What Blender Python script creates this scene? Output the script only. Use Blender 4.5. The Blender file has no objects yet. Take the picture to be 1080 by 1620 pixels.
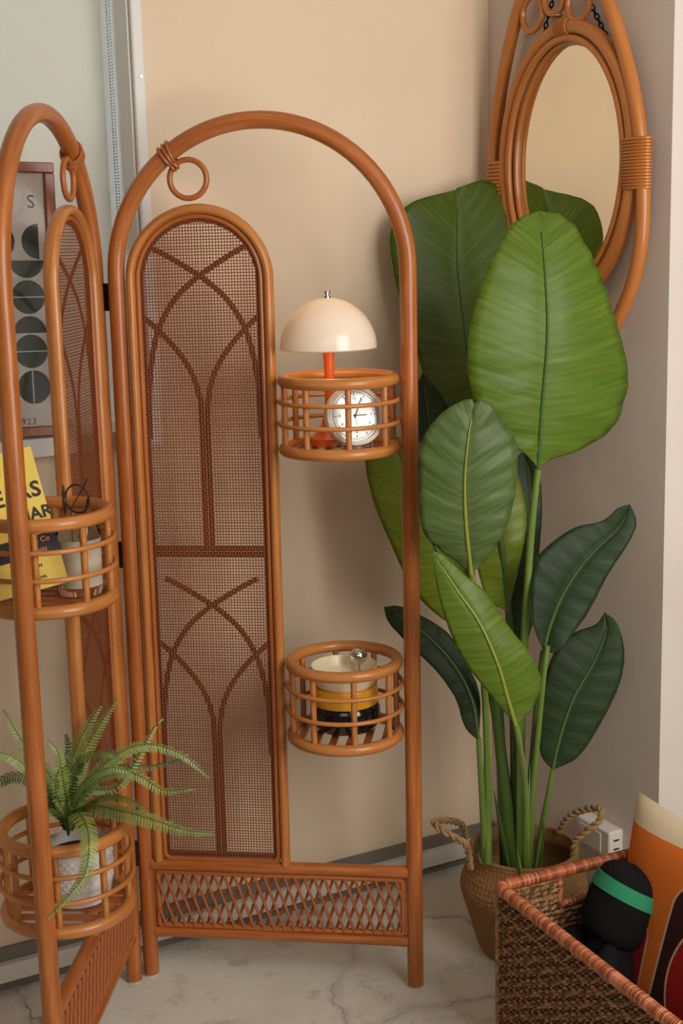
import bpy, math, random
import numpy as np
from mathutils import Vector, Matrix
random.seed(7)
SC = bpy.context.scene
COL = SC.collection
PI = math.pi

# ------------------------------------------------------------------ camera
FPX = 2173.75
PITCH, ROLL, EYE = .1927, -.0256, 1.4267
_c, _s = math.cos(PITCH), math.sin(PITCH)
FW = np.array([0, _c, -_s]); _up = np.array([0, _s, _c]); _rt = np.array([1., 0, 0])
CR = math.cos(ROLL)*_rt + math.sin(ROLL)*_up
CU = -math.sin(ROLL)*_rt + math.cos(ROLL)*_up
CO = np.array([0, 0, EYE])
cam = bpy.data.objects.new('camera', bpy.data.cameras.new('camera'))
COL.objects.link(cam)
cam.data.sensor_fit = 'VERTICAL'; cam.data.sensor_height = 36; cam.data.lens = FPX/1620*36
cam.data.clip_start = .05
cam.matrix_world = Matrix(((CR[0], CU[0], -FW[0], 0), (CR[1], CU[1], -FW[1], 0), (CR[2], CU[2], -FW[2], EYE), (0, 0, 0, 1)))
SC.camera = cam

# ------------------------------------------------------------------ world, lights, exposure
w = bpy.data.worlds.new('world'); SC.world = w; w.use_nodes = True
w.node_tree.nodes['Background'].inputs[0].default_value = (1.0, .95, .88, 1)
w.node_tree.nodes['Background'].inputs[1].default_value = .13

def area_light(name, loc, target, sx, sy, power, color):
    l = bpy.data.lights.new(name, 'AREA'); l.shape = 'RECTANGLE'; l.size = sx; l.size_y = sy; l.energy = power; l.color = color
    o = bpy.data.objects.new(name, l); COL.objects.link(o); o.location = loc
    o.rotation_euler = (Vector(target)-Vector(loc)).to_track_quat('-Z', 'Y').to_euler()
    return o
area_light('window_daylight', (1.25, .7, 1.6), (.1, 2.55, 1.0), 1.1, 1.5, 50, (1, .96, .90))
area_light('room_daylight', (-.2, -.9, 2.1), (.0, 2.7, 1.3), 1.6, .9, 12, (1, .90, .76))
area_light('outside_daylight', (-1.25, 3.6, 1.9), (-.75, 2.4, 1.6), 1.5, 1.4, 38, (.80, .92, 1))

SC.view_settings.view_transform = 'Standard'
SC.view_settings.look = 'None'
SC.view_settings.gamma = 1
SC.view_settings.use_curve_mapping = False
SC.view_settings.exposure = -0.28

# ------------------------------------------------------------------ helpers: points
def ray(px, py): return FW*FPX + CR*(px-540) - CU*(py-810)
def aty(px, py, y):
    d = ray(px, py); return CO + d*(y/d[1])
def atz(px, py, z):
    d = ray(px, py); return CO + d*((z-EYE)/d[2])
def onplane(px, py, o, n):
    d = ray(px, py); return CO + d*(((np.asarray(o)-CO)@n)/(d@n))
def V(*a): return np.array(a, float)
def unit(v): v = np.asarray(v, float); return v/max(np.linalg.norm(v), 1e-12)

def spline(pts, n, closed=False):
    P = np.asarray(pts, float); m = len(P)
    if m == 2:
        t = np.linspace(0, 1, n)[:, None]; return P[0]*(1-t)+P[1]*t
    seg = np.linalg.norm(np.diff(P[:, :], axis=0), axis=1)
    if closed: seg = np.append(seg, np.linalg.norm(P[0]-P[-1]))
    cum = np.concatenate([[0], np.cumsum(seg)])
    out = []
    for s in np.linspace(0, cum[-1], n, endpoint=not closed):
        i = min(np.searchsorted(cum, s, side='right')-1, len(seg)-1)
        t = (s-cum[i])/max(seg[i], 1e-9)
        if closed: p0, p1, p2, p3 = P[(i-1) % m], P[i % m], P[(i+1) % m], P[(i+2) % m]
        else:
            p1, p2 = P[i], P[i+1]
            p0 = P[i-1] if i > 0 else 2*p1-p2
            p3 = P[i+2] if i+2 < m else 2*p2-p1
        out.append(.5*((2*p1)+(-p0+p2)*t+(2*p0-5*p1+4*p2-p3)*t*t+(-p0+3*p1-3*p2+p3)*t**3))
    return np.array(out)

# ------------------------------------------------------------------ helpers: meshes
class MB:
    def __init__(s): s.v = []; s.f = []; s.uv = []; s.m = []
    def add(s, verts, faces, uvs=None, mat=0):
        b = len(s.v); s.v.extend([tuple(map(float, p)) for p in verts])
        for k, f in enumerate(faces):
            s.f.append([b+i for i in f]); s.m.append(mat)
            s.uv.append(uvs[k] if uvs else [(0, 0)]*len(f))
    def tube(s, pts, r, sides=10, closed=False, caps=True, mat=0, up=None, flat=1.0):
        P = np.asarray(pts, float); n = len(P)
        r = np.broadcast_to(np.asarray(r, float), (n,))
        if closed: T = np.roll(P, -1, 0)-np.roll(P, 1, 0)
        else: T = np.gradient(P, axis=0)
        T = T/np.maximum(np.linalg.norm(T, axis=1), 1e-12)[:, None]
        if up is None:
            up = V(0, 0, 1) if abs(T[0][2]) < .9 else V(1, 0, 0)
            tr = True
        else: up = np.asarray(up, float); tr = False
        N = unit(up-T[0]*(up@T[0])); vs = []; L = [0.]
        for i in range(n):
            if tr: N = unit(N-T[i]*(N@T[i]))
            else: N = unit(up-T[i]*(up@T[i]))
            B = np.cross(T[i], N)
            for k in range(sides):
                a = 2*PI*k/sides
                vs.append(P[i]+(N*math.cos(a)*flat+B*math.sin(a))*r[i])
            if i: L.append(L[-1]+np.linalg.norm(P[i]-P[i-1]))
        if closed: L.append(L[-1]+np.linalg.norm(P[0]-P[-1]))
        fs = []; uv = []
        for i in range(n if closed else n-1):
            j = (i+1) % n
            for k in range(sides):
                k2 = (k+1) % sides
                fs.append([i*sides+k, i*sides+k2, j*sides+k2, j*sides+k])
                a, b = k/sides, (k+1)/sides
                uv.append([(L[i], a), (L[i], b), (L[i+1], b), (L[i+1], a)])
        if caps and not closed:
            fs.append(list(range(sides))[::-1]); uv.append([(0, 0)]*sides)
            fs.append([(n-1)*sides+k for k in range(sides)]); uv.append([(L[-1], 0)]*sides)
        s.add(vs, fs, uv, mat)
    def box(s, o, ax, ay, az, mat=0):
        o, ax, ay, az = [np.asarray(q, float) for q in (o, ax, ay, az)]
        if np.cross(ax, ay)@az < 0: ax, ay = ay, ax
        vs = [o+ax*i+ay*j+az*k for k in (0, 1) for j in (0, 1) for i in (0, 1)]
        fs = [[0, 2, 3, 1], [4, 5, 7, 6], [0, 1, 5, 4], [2, 6, 7, 3], [0, 4, 6, 2], [1, 3, 7, 5]]
        la, lb, lc = [np.linalg.norm(q) for q in (ax, ay, az)]
        uv = [[(0, 0), (0, lb), (la, lb), (la, 0)], [(0, 0), (la, 0), (la, lb), (0, lb)], [(0, 0), (la, 0), (la, lc), (0, lc)],
              [(0, 0), (0, lc), (la, lc), (la, 0)], [(0, 0), (0, lc), (lb, lc), (lb, 0)], [(0, 0), (lb, 0), (lb, lc), (0, lc)]]
        s.add(vs, fs, uv, mat)
    def cbox(s, c, ax, ay, az, mat=0):
        c, ax, ay, az = [np.asarray(q, float) for q in (c, ax, ay, az)]
        s.box(c-(ax+ay+az)/2, ax, ay, az, mat)
    def lathe(s, prof, c, sides=40, axis=(0, 0, 1), mat=0, wob=None):
        z = unit(axis); x = unit(np.cross(z, V(0, 1, .01))); y = np.cross(z, x); c = np.asarray(c, float)
        vs = []; fs = []; uv = []; n = len(prof); L = 0
        for i, (r, h) in enumerate(prof):
            for k in range(sides):
                a = 2*PI*k/sides; rr = max(r, 1e-5)
                if wob: rr *= wob(a, i/(n-1))
                vs.append(c+x*math.cos(a)*rr+y*math.sin(a)*rr+z*h)
        for i in range(n-1):
            for k in range(sides):
                k2 = (k+1) % sides
                fs.append([i*sides+k, i*sides+k2, (i+1)*sides+k2, (i+1)*sides+k])
                u0, u1, v0, v1 = k/sides, (k+1)/sides, i/(n-1), (i+1)/(n-1)
                uv.append([(u0, v0), (u1, v0), (u1, v1), (u0, v1)])
        s.add(vs, fs, uv, mat)
    def grid(s, G, uvf=None, mat=0):
        G = np.asarray(G, float); n, m = G.shape[:2]; fs = []; uv = []
        for i in range(n-1):
            for j in range(m-1):
                fs.append([i*m+j, i*m+j+1, (i+1)*m+j+1, (i+1)*m+j])
                q = [(i, j), (i, j+1), (i+1, j+1), (i+1, j)]
                uv.append([uvf(a, b) for a, b in q] if uvf else [(b/(m-1), a/(n-1)) for a, b in q])
        s.add(G.reshape(-1, 3), fs, uv, mat)
    def torus(s, c, R, r, ax, ay, n=48, sides=10, mat=0, ry=None):
        c = np.asarray(c, float); ax = np.asarray(ax, float); ay = np.asarray(ay, float)
        ts = np.arange(n)*2*PI/n
        s.tube([c+ax*math.cos(t)*R+ay*math.sin(t)*(ry or R) for t in ts], r, sides, closed=True, up=np.cross(ax, ay), mat=mat)
    def ball(s, c, r, n=16, m=12, sc=(1, 1, 1), mat=0):
        vs = []; fs = []
        for i in range(m+1):
            a = PI*i/m
            for k in range(n):
                b = 2*PI*k/n; q = max(math.sin(a), 1e-4)
                vs.append(np.asarray(c)+np.array([q*math.cos(b)*sc[0], q*math.sin(b)*sc[1], math.cos(a)*sc[2]])*r)
        for i in range(m):
            for k in range(n): fs.append([i*n+k, (i+1)*n+k, (i+1)*n+(k+1) % n, i*n+(k+1) % n])
        s.add(vs, fs, None, mat)

def wloc(o):
    p = np.zeros(3)
    while o: p = p+np.array(o.location); o = o.parent
    return p
def part(name, mb, mats, parent=None, smooth=True, label=None, kind=None, sharp=40):
    me = bpy.data.meshes.new(name)
    off = wloc(parent)
    me.from_pydata([tuple(np.array(v)-off) for v in mb.v], [], mb.f)
    uvl = me.uv_layers.new(name='UVMap')
    flat = [c for f in mb.uv for q in f for c in q]
    uvl.data.foreach_set('uv', flat)
    for m in (mats if isinstance(mats, (list, tuple)) else [mats]): me.materials.append(m)
    me.polygons.foreach_set('material_index', mb.m)
    if smooth:
        me.polygons.foreach_set('use_smooth', [True]*len(mb.f))
        me.set_sharp_from_angle(angle=math.radians(sharp))
    me.update()
    o = bpy.data.objects.new(name, me); COL.objects.link(o)
    if parent: o.parent = parent
    if label: o['label'] = label
    if kind: o['kind'] = kind
    return o
def thing(name, loc, label, cat, group=None):
    o = bpy.data.objects.new(name, None); COL.objects.link(o); o.location = tuple(loc); o.empty_display_size = .05
    o['label'] = label; o['category'] = cat
    if group: o['group'] = group
    return o
_rods = {}
def rod(name, p0, p1, r, mat, parent):          # alike rods share one unit mesh
    key = mat.name
    if key not in _rods:
        mb = MB(); mb.tube([(0, 0, t) for t in (0, .25, .5, .75, 1)], 1, 10)
        me = bpy.data.meshes.new('rod'); me.from_pydata(mb.v, [], mb.f)
        me.uv_layers.new(name='UVMap').data.foreach_set('uv', [c for f in mb.uv for q in f for c in q])
        me.materials.append(mat); me.polygons.foreach_set('use_smooth', [True]*len(mb.f)); me.set_sharp_from_angle(angle=.8); me.update()
        _rods[key] = me
    o = bpy.data.objects.new(name, _rods[key]); COL.objects.link(o); o.parent = parent
    p0 = np.asarray(p0, float)-wloc(parent); p1 = np.asarray(p1, float)-wloc(parent); d = Vector(p1-p0)
    o.location = tuple(p0); o.rotation_mode = 'QUATERNION'; o.rotation_quaternion = d.to_track_quat('Z', 'Y'); o.scale = (r, r, d.length)
    return o
def text_into(mb, s, org, right, up, size, mat=0, spacing=1, thick=.0003, bold=0):
    cu = bpy.data.curves.new('t', 'FONT'); cu.body = s; cu.size = size; cu.space_character = spacing; cu.resolution_u = 3; cu.offset = bold*size
    o = bpy.data.objects.new('t', cu); COL.objects.link(o)
    bpy.context.view_layer.update()
    me = bpy.data.meshes.new_from_object(o.evaluated_get(bpy.context.evaluated_depsgraph_get()))
    right, up = unit(right), unit(up); n = np.cross(right, up)
    vs = [np.asarray(org)+right*v.co.x+up*v.co.y+n*thick for v in me.vertices]
    mb.add(vs, [list(p.vertices) for p in me.polygons], None, mat)
    bpy.data.objects.remove(o); bpy.data.curves.remove(cu); bpy.data.meshes.remove(me)

# ------------------------------------------------------------------ materials
def lin(c): return tuple(((x/255/12.92) if x/255 <= .04045 else ((x/255+.055)/1.055)**2.4) for x in c)+(1,)
def mat(name, rgb, rough=.5, metal=0, coat=0, spec=.5, trans=0, ior=1.45, emit=None):
    m = bpy.data.materials.new(name); m.use_nodes = True; b = m.node_tree.nodes['Principled BSDF']
    b.inputs['Base Color'].default_value = lin(rgb); b.inputs['Roughness'].default_value = rough; b.inputs['Metallic'].default_value = metal
    b.inputs['Coat Weight'].default_value = coat; b.inputs['Coat Roughness'].default_value = .15
    b.inputs['Specular IOR Level'].default_value = spec; b.inputs['Transmission Weight'].default_value = trans; b.inputs['IOR'].default_value = ior
    return m
def nd(m, t, **k):
    n = m.node_tree.nodes.new(t)
    for a, v in k.items():
        if a in n.inputs.keys(): n.inputs[a].default_value = v
        else: setattr(n, a, v)
    return n
def lk(m, a, b): m.node_tree.links.new(a, b)
def coords(m, kind='Object', scale=(1, 1, 1), rot=(0, 0, 0)):
    tc = nd(m, 'ShaderNodeTexCoord'); mp = nd(m, 'ShaderNodeMapping'); mp.inputs['Scale'].default_value = scale; mp.inputs['Rotation'].default_value = rot
    lk(m, tc.outputs[kind], mp.inputs[0]); return mp.outputs[0]
def ramp(m, fac, stops):
    r = nd(m, 'ShaderNodeValToRGB'); e = r.color_ramp.elements
    while len(e) < len(stops): e.new(.5)
    for q, (p, c) in zip(e, stops): q.position = p; q.color = lin(c)
    lk(m, fac, r.inputs[0]); return r.outputs[0]
def mixc(m, fac, a, b, mode='MIX'):
    x = nd(m, 'ShaderNodeMix', data_type='RGBA', blend_type=mode)
    for sock, v in ((x.inputs[0], fac), (x.inputs[6], a), (x.inputs[7], b)):
        if isinstance(v, (int, float)): sock.default_value = v
        elif isinstance(v, tuple): sock.default_value = v
        else: lk(m, v, sock)
    return x.outputs[2]
def bsdf(m): return m.node_tree.nodes['Principled BSDF']
def bump(m, h, strength=.3, dist=.002):
    b = nd(m, 'ShaderNodeBump'); b.inputs['Strength'].default_value = strength; b.inputs['Distance'].default_value = dist
    lk(m, h, b.inputs['Height']); lk(m, b.outputs[0], bsdf(m).inputs['Normal'])
def noise(m, vec, scale, detail=4, rough=.6):
    n = nd(m, 'ShaderNodeTexNoise'); n.inputs['Scale'].default_value = scale; n.inputs['Detail'].default_value = detail; n.inputs['Roughness'].default_value = rough
    lk(m, vec, n.inputs['Vector']); return n.outputs['Fac']

def rattan(name, dark, mid, light, rough=.36, coat=.25):
    m = mat(name, mid, rough, coat=coat)
    a = noise(m, coords(m, 'UV', (6, 9, 1)), 1.0, 5)            # streaks along the cane
    c = ramp(m, a, [(.25, dark), (.5, mid), (.78, light)])
    b = noise(m, coords(m, 'Object', (1, 1, 1)), 5, 3)
    c = mixc(m, ramp(m, b, [(.35, (0, 0, 0)), (.7, (255, 255, 255))]), c, mixc(m, .5, c, lin(dark)))
    v = nd(m, 'ShaderNodeTexVoronoi'); lk(m, coords(m, 'UV', (9, 4, 1)), v.inputs['Vector']); v.inputs['Scale'].default_value = 5
    c = mixc(m, ramp(m, v.outputs['Distance'], [(.04, (150, 150, 150)), (.1, (0, 0, 0))]), c, lin((92, 44, 18)))
    lk(m, c, bsdf(m).inputs['Base Color'])
    bump(m, a, .12, .001)
    return m
M = {}
M['rattan'] = rattan('rattan', (142, 74, 29), (178, 100, 43), (206, 132, 72))
M['rattan_pale'] = rattan('rattan_pale', (158, 92, 40), (194, 123, 60), (216, 150, 88))
M['rattan_wrap'] = rattan('rattan_wrap', (136, 68, 29), (170, 94, 44), (198, 124, 68), .42)
M['rattan_mirror'] = rattan('rattan_mirror', (168, 98, 42), (190, 116, 54), (206, 138, 74))
M['cane'] = rattan('cane', (106, 53, 25), (136, 72, 36), (168, 98, 54), .45, 0)
M['tracery'] = rattan('tracery', (96, 44, 20), (118, 56, 26), (138, 72, 36), .5, 0)

m = M['wall'] = mat('wall_paint', (226, 210, 190), .75)
n1 = noise(m, coords(m, 'Object', (1, 1, 1)), 1.6, 4)
c = ramp(m, n1, [(.3, (219, 195, 166)), (.7, (229, 207, 181))])
n2 = noise(m, coords(m, 'Object', (1, 1, 1)), 14, 6)
c = mixc(m, ramp(m, n2, [(.70, (0, 0, 0)), (.78, (70, 70, 70))]), c, lin((196, 178, 156)))
lk(m, c, bsdf(m).inputs['Base Color']); bump(m, noise(m, coords(m, 'Object'), 60, 3), .08, .002)
m = M['wall_grey'] = mat('wall_paint_grey', (214, 204, 194), .75)
c = ramp(m, noise(m, coords(m, 'Object'), 2, 4), [(.3, (206, 194, 182)), (.7, (218, 208, 198))])
lk(m, c, bsdf(m).inputs['Base Color']); bump(m, noise(m, coords(m, 'Object'), 60, 3), .08, .002)
M['white'] = mat('white_paint', (226, 224, 220), .45)
M['grey_band'] = mat('grey_baseboard', (118, 112, 104), .6)
M['duct'] = mat('white_plastic', (216, 210, 200), .4)
M['ceil'] = mat('ceiling_paint', (228, 222, 212), .8)

m = M['floor'] = mat('worn_concrete', (186, 178, 166), .55)
oc = coords(m, 'Object')
n1 = noise(m, oc, 2.2, 6, .65); n2 = noise(m, oc, 11, 8, .7); n3 = noise(m, oc, 90, 3)
c = ramp(m, n1, [(.3, (200, 194, 181)), (.55, (218, 213, 202)), (.8, (228, 224, 215))])
c = mixc(m, ramp(m, n2, [(.32, (190, 190, 190)), (.46, (0, 0, 0))]), c, lin((140, 131, 118)))
wv = nd(m, 'ShaderNodeVectorMath', operation='ADD'); sc_ = nd(m, 'ShaderNodeVectorMath', operation='SCALE'); sc_.inputs['Scale'].default_value = .35
nn = nd(m, 'ShaderNodeTexNoise'); nn.inputs['Scale'].default_value = 3.2; nn.inputs['Detail'].default_value = 6; lk(m, oc, nn.inputs['Vector'])
lk(m, nn.outputs['Color'], sc_.inputs[0]); lk(m, oc, wv.inputs[0]); lk(m, sc_.outputs[0], wv.inputs[1])
vo = nd(m, 'ShaderNodeTexVoronoi', feature='DISTANCE_TO_EDGE'); vo.inputs['Scale'].default_value = 2.1; lk(m, wv.outputs[0], vo.inputs['Vector'])
soft = ramp(m, vo.outputs['Distance'], [(0, (170, 170, 170)), (.05, (0, 0, 0))])
c = mixc(m, mixc(m, 1.0, soft, ramp(m, n2, [(.35, (0, 0, 0)), (.6, (255, 255, 255))]), 'MULTIPLY'), c, lin((122, 114, 104)))
hair = ramp(m, vo.outputs['Distance'], [(.0022, (235, 235, 235)), (.0045, (0, 0, 0))])
c = mixc(m, mixc(m, 1.0, hair, ramp(m, n1, [(.42, (0, 0, 0)), (.52, (255, 255, 255))]), 'MULTIPLY'), c, lin((66, 60, 54)))
c = mixc(m, ramp(m, n3, [(.66, (0, 0, 0)), (.74, (150, 150, 150))]), c, lin((128, 120, 108)))
lk(m, c, bsdf(m).inputs['Base Color']); bump(m, n2, .15, .004)

def leafmat(name, dark, mid, light, rough=.38, tr=.18):
    m = mat(name, mid, rough, spec=.3)
    uv = coords(m, 'UV', (1, 1, 1))
    sp = nd(m, 'ShaderNodeSeparateXYZ'); lk(m, uv, sp.inputs[0])
    ab = nd(m, 'ShaderNodeMath', operation='ABSOLUTE'); lk(m, sp.outputs[0], ab.inputs[0])
    ml = nd(m, 'ShaderNodeMath', operation='MULTIPLY_ADD'); ml.inputs[1].default_value = -.35; lk(m, ab.outputs[0], ml.inputs[0]); lk(m, sp.outputs[1], ml.inputs[2])
    cb = nd(m, 'ShaderNodeCombineXYZ'); lk(m, ml.outputs[0], cb.inputs[1]); 
    mx = nd(m, 'ShaderNodeMath', operation='MULTIPLY'); mx.inputs[1].default_value = .05; lk(m, sp.outputs[0], mx.inputs[0]); lk(m, mx.outputs[0], cb.inputs[0])
    ve = noise(m, cb.outputs[0], 130, 3, .7)                      # lateral veins
    br = noise(m, cb.outputs[0], 22, 3, .6)
    c = ramp(m, ve, [(.3, dark), (.5, mid), (.75, light)])
    c = mixc(m, ramp(m, br, [(.35, (0, 0, 0)), (.7, (255, 255, 255))]), c, mixc(m, .45, c, lin(dark)))
    lk(m, c, bsdf(m).inputs['Base Color'])
    bump(m, ve, .22, .0015)
    out = m.node_tree.nodes['Material Output']
    t = nd(m, 'ShaderNodeBsdfTranslucent'); lk(m, c, t.inputs[0]); ms = nd(m, 'ShaderNodeMixShader'); ms.inputs[0].default_value = tr
    lk(m, bsdf(m).outputs[0], ms.inputs[1]); lk(m, t.outputs[0], ms.inputs[2]); lk(m, ms.outputs[0], out.inputs['Surface'])
    return m
M['leaf_bright'] = leafmat('leaf_bright', (80, 104, 28), (98, 122, 38), (116, 138, 52))
M['leaf_deep'] = leafmat('leaf_deep', (66, 84, 22), (80, 98, 27), (96, 112, 38))
M['leaf_blue'] = leafmat('leaf_blue', (72, 92, 44), (90, 108, 58), (110, 126, 76))
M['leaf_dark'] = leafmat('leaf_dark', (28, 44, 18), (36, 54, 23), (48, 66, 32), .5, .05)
M['leaf_olive'] = leafmat('leaf_olive', (98, 114, 26), (114, 130, 33), (128, 142, 46))
M['leaf_edge'] = mat('leaf_edge', (168, 176, 116), .5)
def stemmat(name, a, b):
    m = mat(name, a, .4)
    c = ramp(m, noise(m, coords(m, 'UV', (3, 8, 1)), 2, 4), [(.3, a), (.7, b)])
    lk(m, c, bsdf(m).inputs['Base Color']); return m
M['stem'] = stemmat('stem_green', (92, 118, 46), (122, 146, 66))
M['stem_dark'] = stemmat('stem_dark', (56, 80, 30), (78, 102, 40))
M['midrib'] = stemmat('midrib', (126, 138, 48), (150, 150, 62))
M['midrib_dark'] = stemmat('midrib_dark', (62, 88, 40), (82, 104, 50))
M['shoot'] = stemmat('shoot', (104, 150, 98), (130, 172, 120))
M['fern'] = stemmat('fern_green', (92, 114, 50), (154, 170, 100))
M['fern_light'] = stemmat('fern_light', (120, 140, 60), (160, 170, 96))
M['fern_dark'] = stemmat('fern_dark', (56, 78, 34), (92, 112, 54))
M['black'] = mat('dark_metal', (32, 28, 26), .35, .6)
M['chrome'] = mat('chrome', (225, 225, 225), .06, 1)
M['foot'] = mat('pale_glide', (206, 196, 176), .6)
M['soil'] = mat('dark_soil', (34, 28, 22), .95)

# ================================================================== SETTING
D2 = unit(V(.88270, .46993, 0)); CN = V(.3346, 3.0343, 0)          # wall_back runs along D2 into the corner CN
NB = V(D2[1], -D2[0], 0)                                            # its normal, into the room; also the direction of wall_right
NR = -D2                                                            # normal of wall_right
H = 2.55
def bw(t, z, out=0): return CN - D2*t + NB*out + V(0, 0, z)         # t metres left of the corner on wall_back
def rw(t, z, out=0): return CN + NB*t + NR*out + V(0, 0, z)         # t metres from the corner along wall_right
def struct(name, mb, mats, smooth=False):
    o = part(name, mb, mats, None, smooth); o['kind'] = 'structure'; return o
mb = MB(); mb.box((-3.2, -1.2, -.12), (6.4, 0, 0), (0, 5.6, 0), (0, 0, .12)); struct('floor', mb, M['floor'])
mb = MB(); mb.box((-3.2, .9, H), (6.4, 0, 0), (0, 3.4, 0), (0, 0, .1)); struct('ceiling', mb, M['ceil'])
T0, T1, ZS, ZT = .797, 1.75, 1.085, 2.32                            # the window opening in wall_back
TH = .2
mb = MB()
mb.box(bw(-TH, 0, 0), -D2*(T0+TH), -NB*TH, V(0, 0, H))
mb.box(bw(T0, 0, 0), -D2*(T1-T0), -NB*TH, V(0, 0, ZS))
mb.box(bw(T0, ZT, 0), -D2*(T1-T0), -NB*TH, V(0, 0, H-ZT))
mb.box(bw(T1, 0, 0), -D2*(1.6), -NB*TH, V(0, 0, H))
struct('wall_back', mb, M['wall'])
mb = MB(); mb.box(rw(0, 0, 0), NB*.576, -NR*.3, V(0, 0, H)); struct('wall_right', mb, M['wall_grey'])
# baseboard of wall_back: grey board with a white cable duct on it
mb = MB(); mb.box(bw(.004, 0, 0), -D2*2.6, NB*.008, V(0, 0, .088)); bb = struct('baseboard_back', mb, M['grey_band'])
mb = MB(); mb.box(bw(.004, .024, .008), -D2*2.6, NB*.016, V(0, 0, .036)); part('cable_duct', mb, M['duct'], bb, False)
mb = MB(); mb.box(rw(.012, 0, 0), NB*.56, NR*.008, V(0, 0, .088)); struct('baseboard_right', mb, M['grey_band'])
# window_1: trim, jamb lining, sash, pane, sill
win = bpy.data.objects.new('window_1', None); COL.objects.link(win); win['kind'] = 'structure'; win.location = tuple(bw(T0, ZS))
mb = MB()
mb.box(bw(.774, ZS-.01, .001), -D2*.023, NB*.012, V(0, 0, ZT-ZS+.035))
mb.box(bw(.774, ZT, .001), -D2*(T1-.774), NB*.012, V(0, 0, .025))
part('window_trim', mb, M['white'], win, False)
mb = MB(); mb.box(bw(T0, ZS, 0), -D2*.004, -NB*.18, V(0, 0, ZT-ZS)); part('jamb_lining', mb, M['white'], win, False)
mb = MB()
mb.box(bw(T0+.004, ZS, -.15), -D2*.022, -NB*.03, V(0, 0, ZT-ZS)); mb.box(bw(T0+.026, ZS+.0, -.15), -D2*.9, -NB*.03, V(0, 0, .035))
mb.box(bw(T0+.026, ZT-.035, -.15), -D2*.9, -NB*.03, V(0, 0, .035))
part('window_sash', mb, M['white'], win, False)
M['glass'] = mat('clear_glass', (255, 255, 255), .02, trans=1, ior=1.05)
mb = MB(); mb.box(bw(T0+.026, ZS+.035, -.163), -D2*.9, -NB*.004, V(0, 0, ZT-ZS-.07)); part('pane', mb, M['glass'], win, False)
mb = MB(); mb.box(bw(.79, ZS-.03, .045), -D2*1.0, -NB*.195, V(0, 0, .033)); part('window_sill', mb, M['white'], win, False)
bv = win.children[-1].modifiers.new('bevel', 'BEVEL'); bv.width = .004; bv.segments = 2
# wooden screw in the window trim
mb = MB(); mb.lathe([(0, .004), (.0025, .004), (.003, .001), (.003, 0)], bw(.784, 1.74, .013), 12, NB); part('screw', mb, M['chrome'], win)
# low white casing at the outer corner of wall_right
mb = MB(); mb.box(rw(.578, 0, -.085), NB*.02, -NR*.2, V(0, 0, .405)); struct('trim_1', mb, M['white'])

# roller blind with its bead chain
m = M['blind'] = mat('blind_fabric', (222, 218, 208), .8)
out = m.node_tree.nodes['Material Output']; t = nd(m, 'ShaderNodeBsdfTranslucent'); t.inputs[0].default_value = lin((220, 216, 206))
ms = nd(m, 'ShaderNodeMixShader'); ms.inputs[0].default_value = .45; lk(m, bsdf(m).outputs[0], ms.inputs[1]); lk(m, t.outputs[0], ms.inputs[2]); lk(m, ms.outputs[0], out.inputs['Surface'])
bump(m, noise(m, coords(m, 'Object'), 300, 2), .1, .001)
bl = thing('roller_blind', bw(1.2, ZS, -.105), 'pale grey roller blind drawn down over the window', 'blind')
mb = MB(); mb.box(bw(T0+.018, ZS+.006, -.105), -D2*.9, -NB*.0015, V(0, 0, 1.19)); part('fabric', mb, M['blind'], bl, False)
mb = MB(); mb.tube([bw(T0+.012, ZT-.035, -.10), bw(T1-.01, ZT-.035, -.10)], .022, 16); part('roller', mb, M['white'], bl)
mb = MB(); mb.tube([bw(T0+.018, ZS+.0085, -.1055), bw(T1-.02, ZS+.0085, -.1055)], .008, 12); part('hem_bar', mb, M['white'], bl)
M['bead'] = mat('clear_bead', (206, 204, 198), .25)
mb = MB()
for tt, o_ in ((T0+.012, -.085), (T0+.012, -.070)):
    z = ZT-.04
    while z > 1.44:
        mb.ball(bw(tt, z, o_), .0023, 6, 4); z -= .0058
mb.tube([bw(T0+.012, z_, -.078+.0075*math.cos(a_)) for z_, a_ in [(1.44-.008*math.sin(q), q) for q in np.linspace(0, PI, 9)]], .002, 6)
part('bead_chain', mb, M['bead'], bl, kind='stuff')

# ================================================================== FOLDING SCREEN
PA = (V(-.404, 2.5293, 0), -.1338, .005, 1)
PL = (V(-.4346, 2.504, 0), -1.6498, -.0272, -1)
screen = thing('folding_screen', (-.42, 2.515, 0), 'two-panel arched rattan folding screen with woven cane insets and ring baskets', 'room divider')
PR = .0155; PW = .53; HS, RISE = 1.3785, .2652
def pt(p, u, z, v=0):
    o, a, t, sg = p; d = V(math.cos(a), math.sin(a), 0); n = V(d[1], -d[0], 0)*sg
    if sg < 0: v = v-z*(.0045+.0022*u/PW)                            # the side panel leans a little towards the window
    return o + d*(u+t*z) + n*v + V(0, 0, z)
def arc(uc, zc, r, a0, a1, n, rz=None):
    return [(uc+r*math.cos(a), zc+(rz or r)*math.sin(a)) for a in np.linspace(a0, a1, n)]
def path(p, uzs, v=0): return [pt(p, u, z, v) for u, z in uzs]

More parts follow.
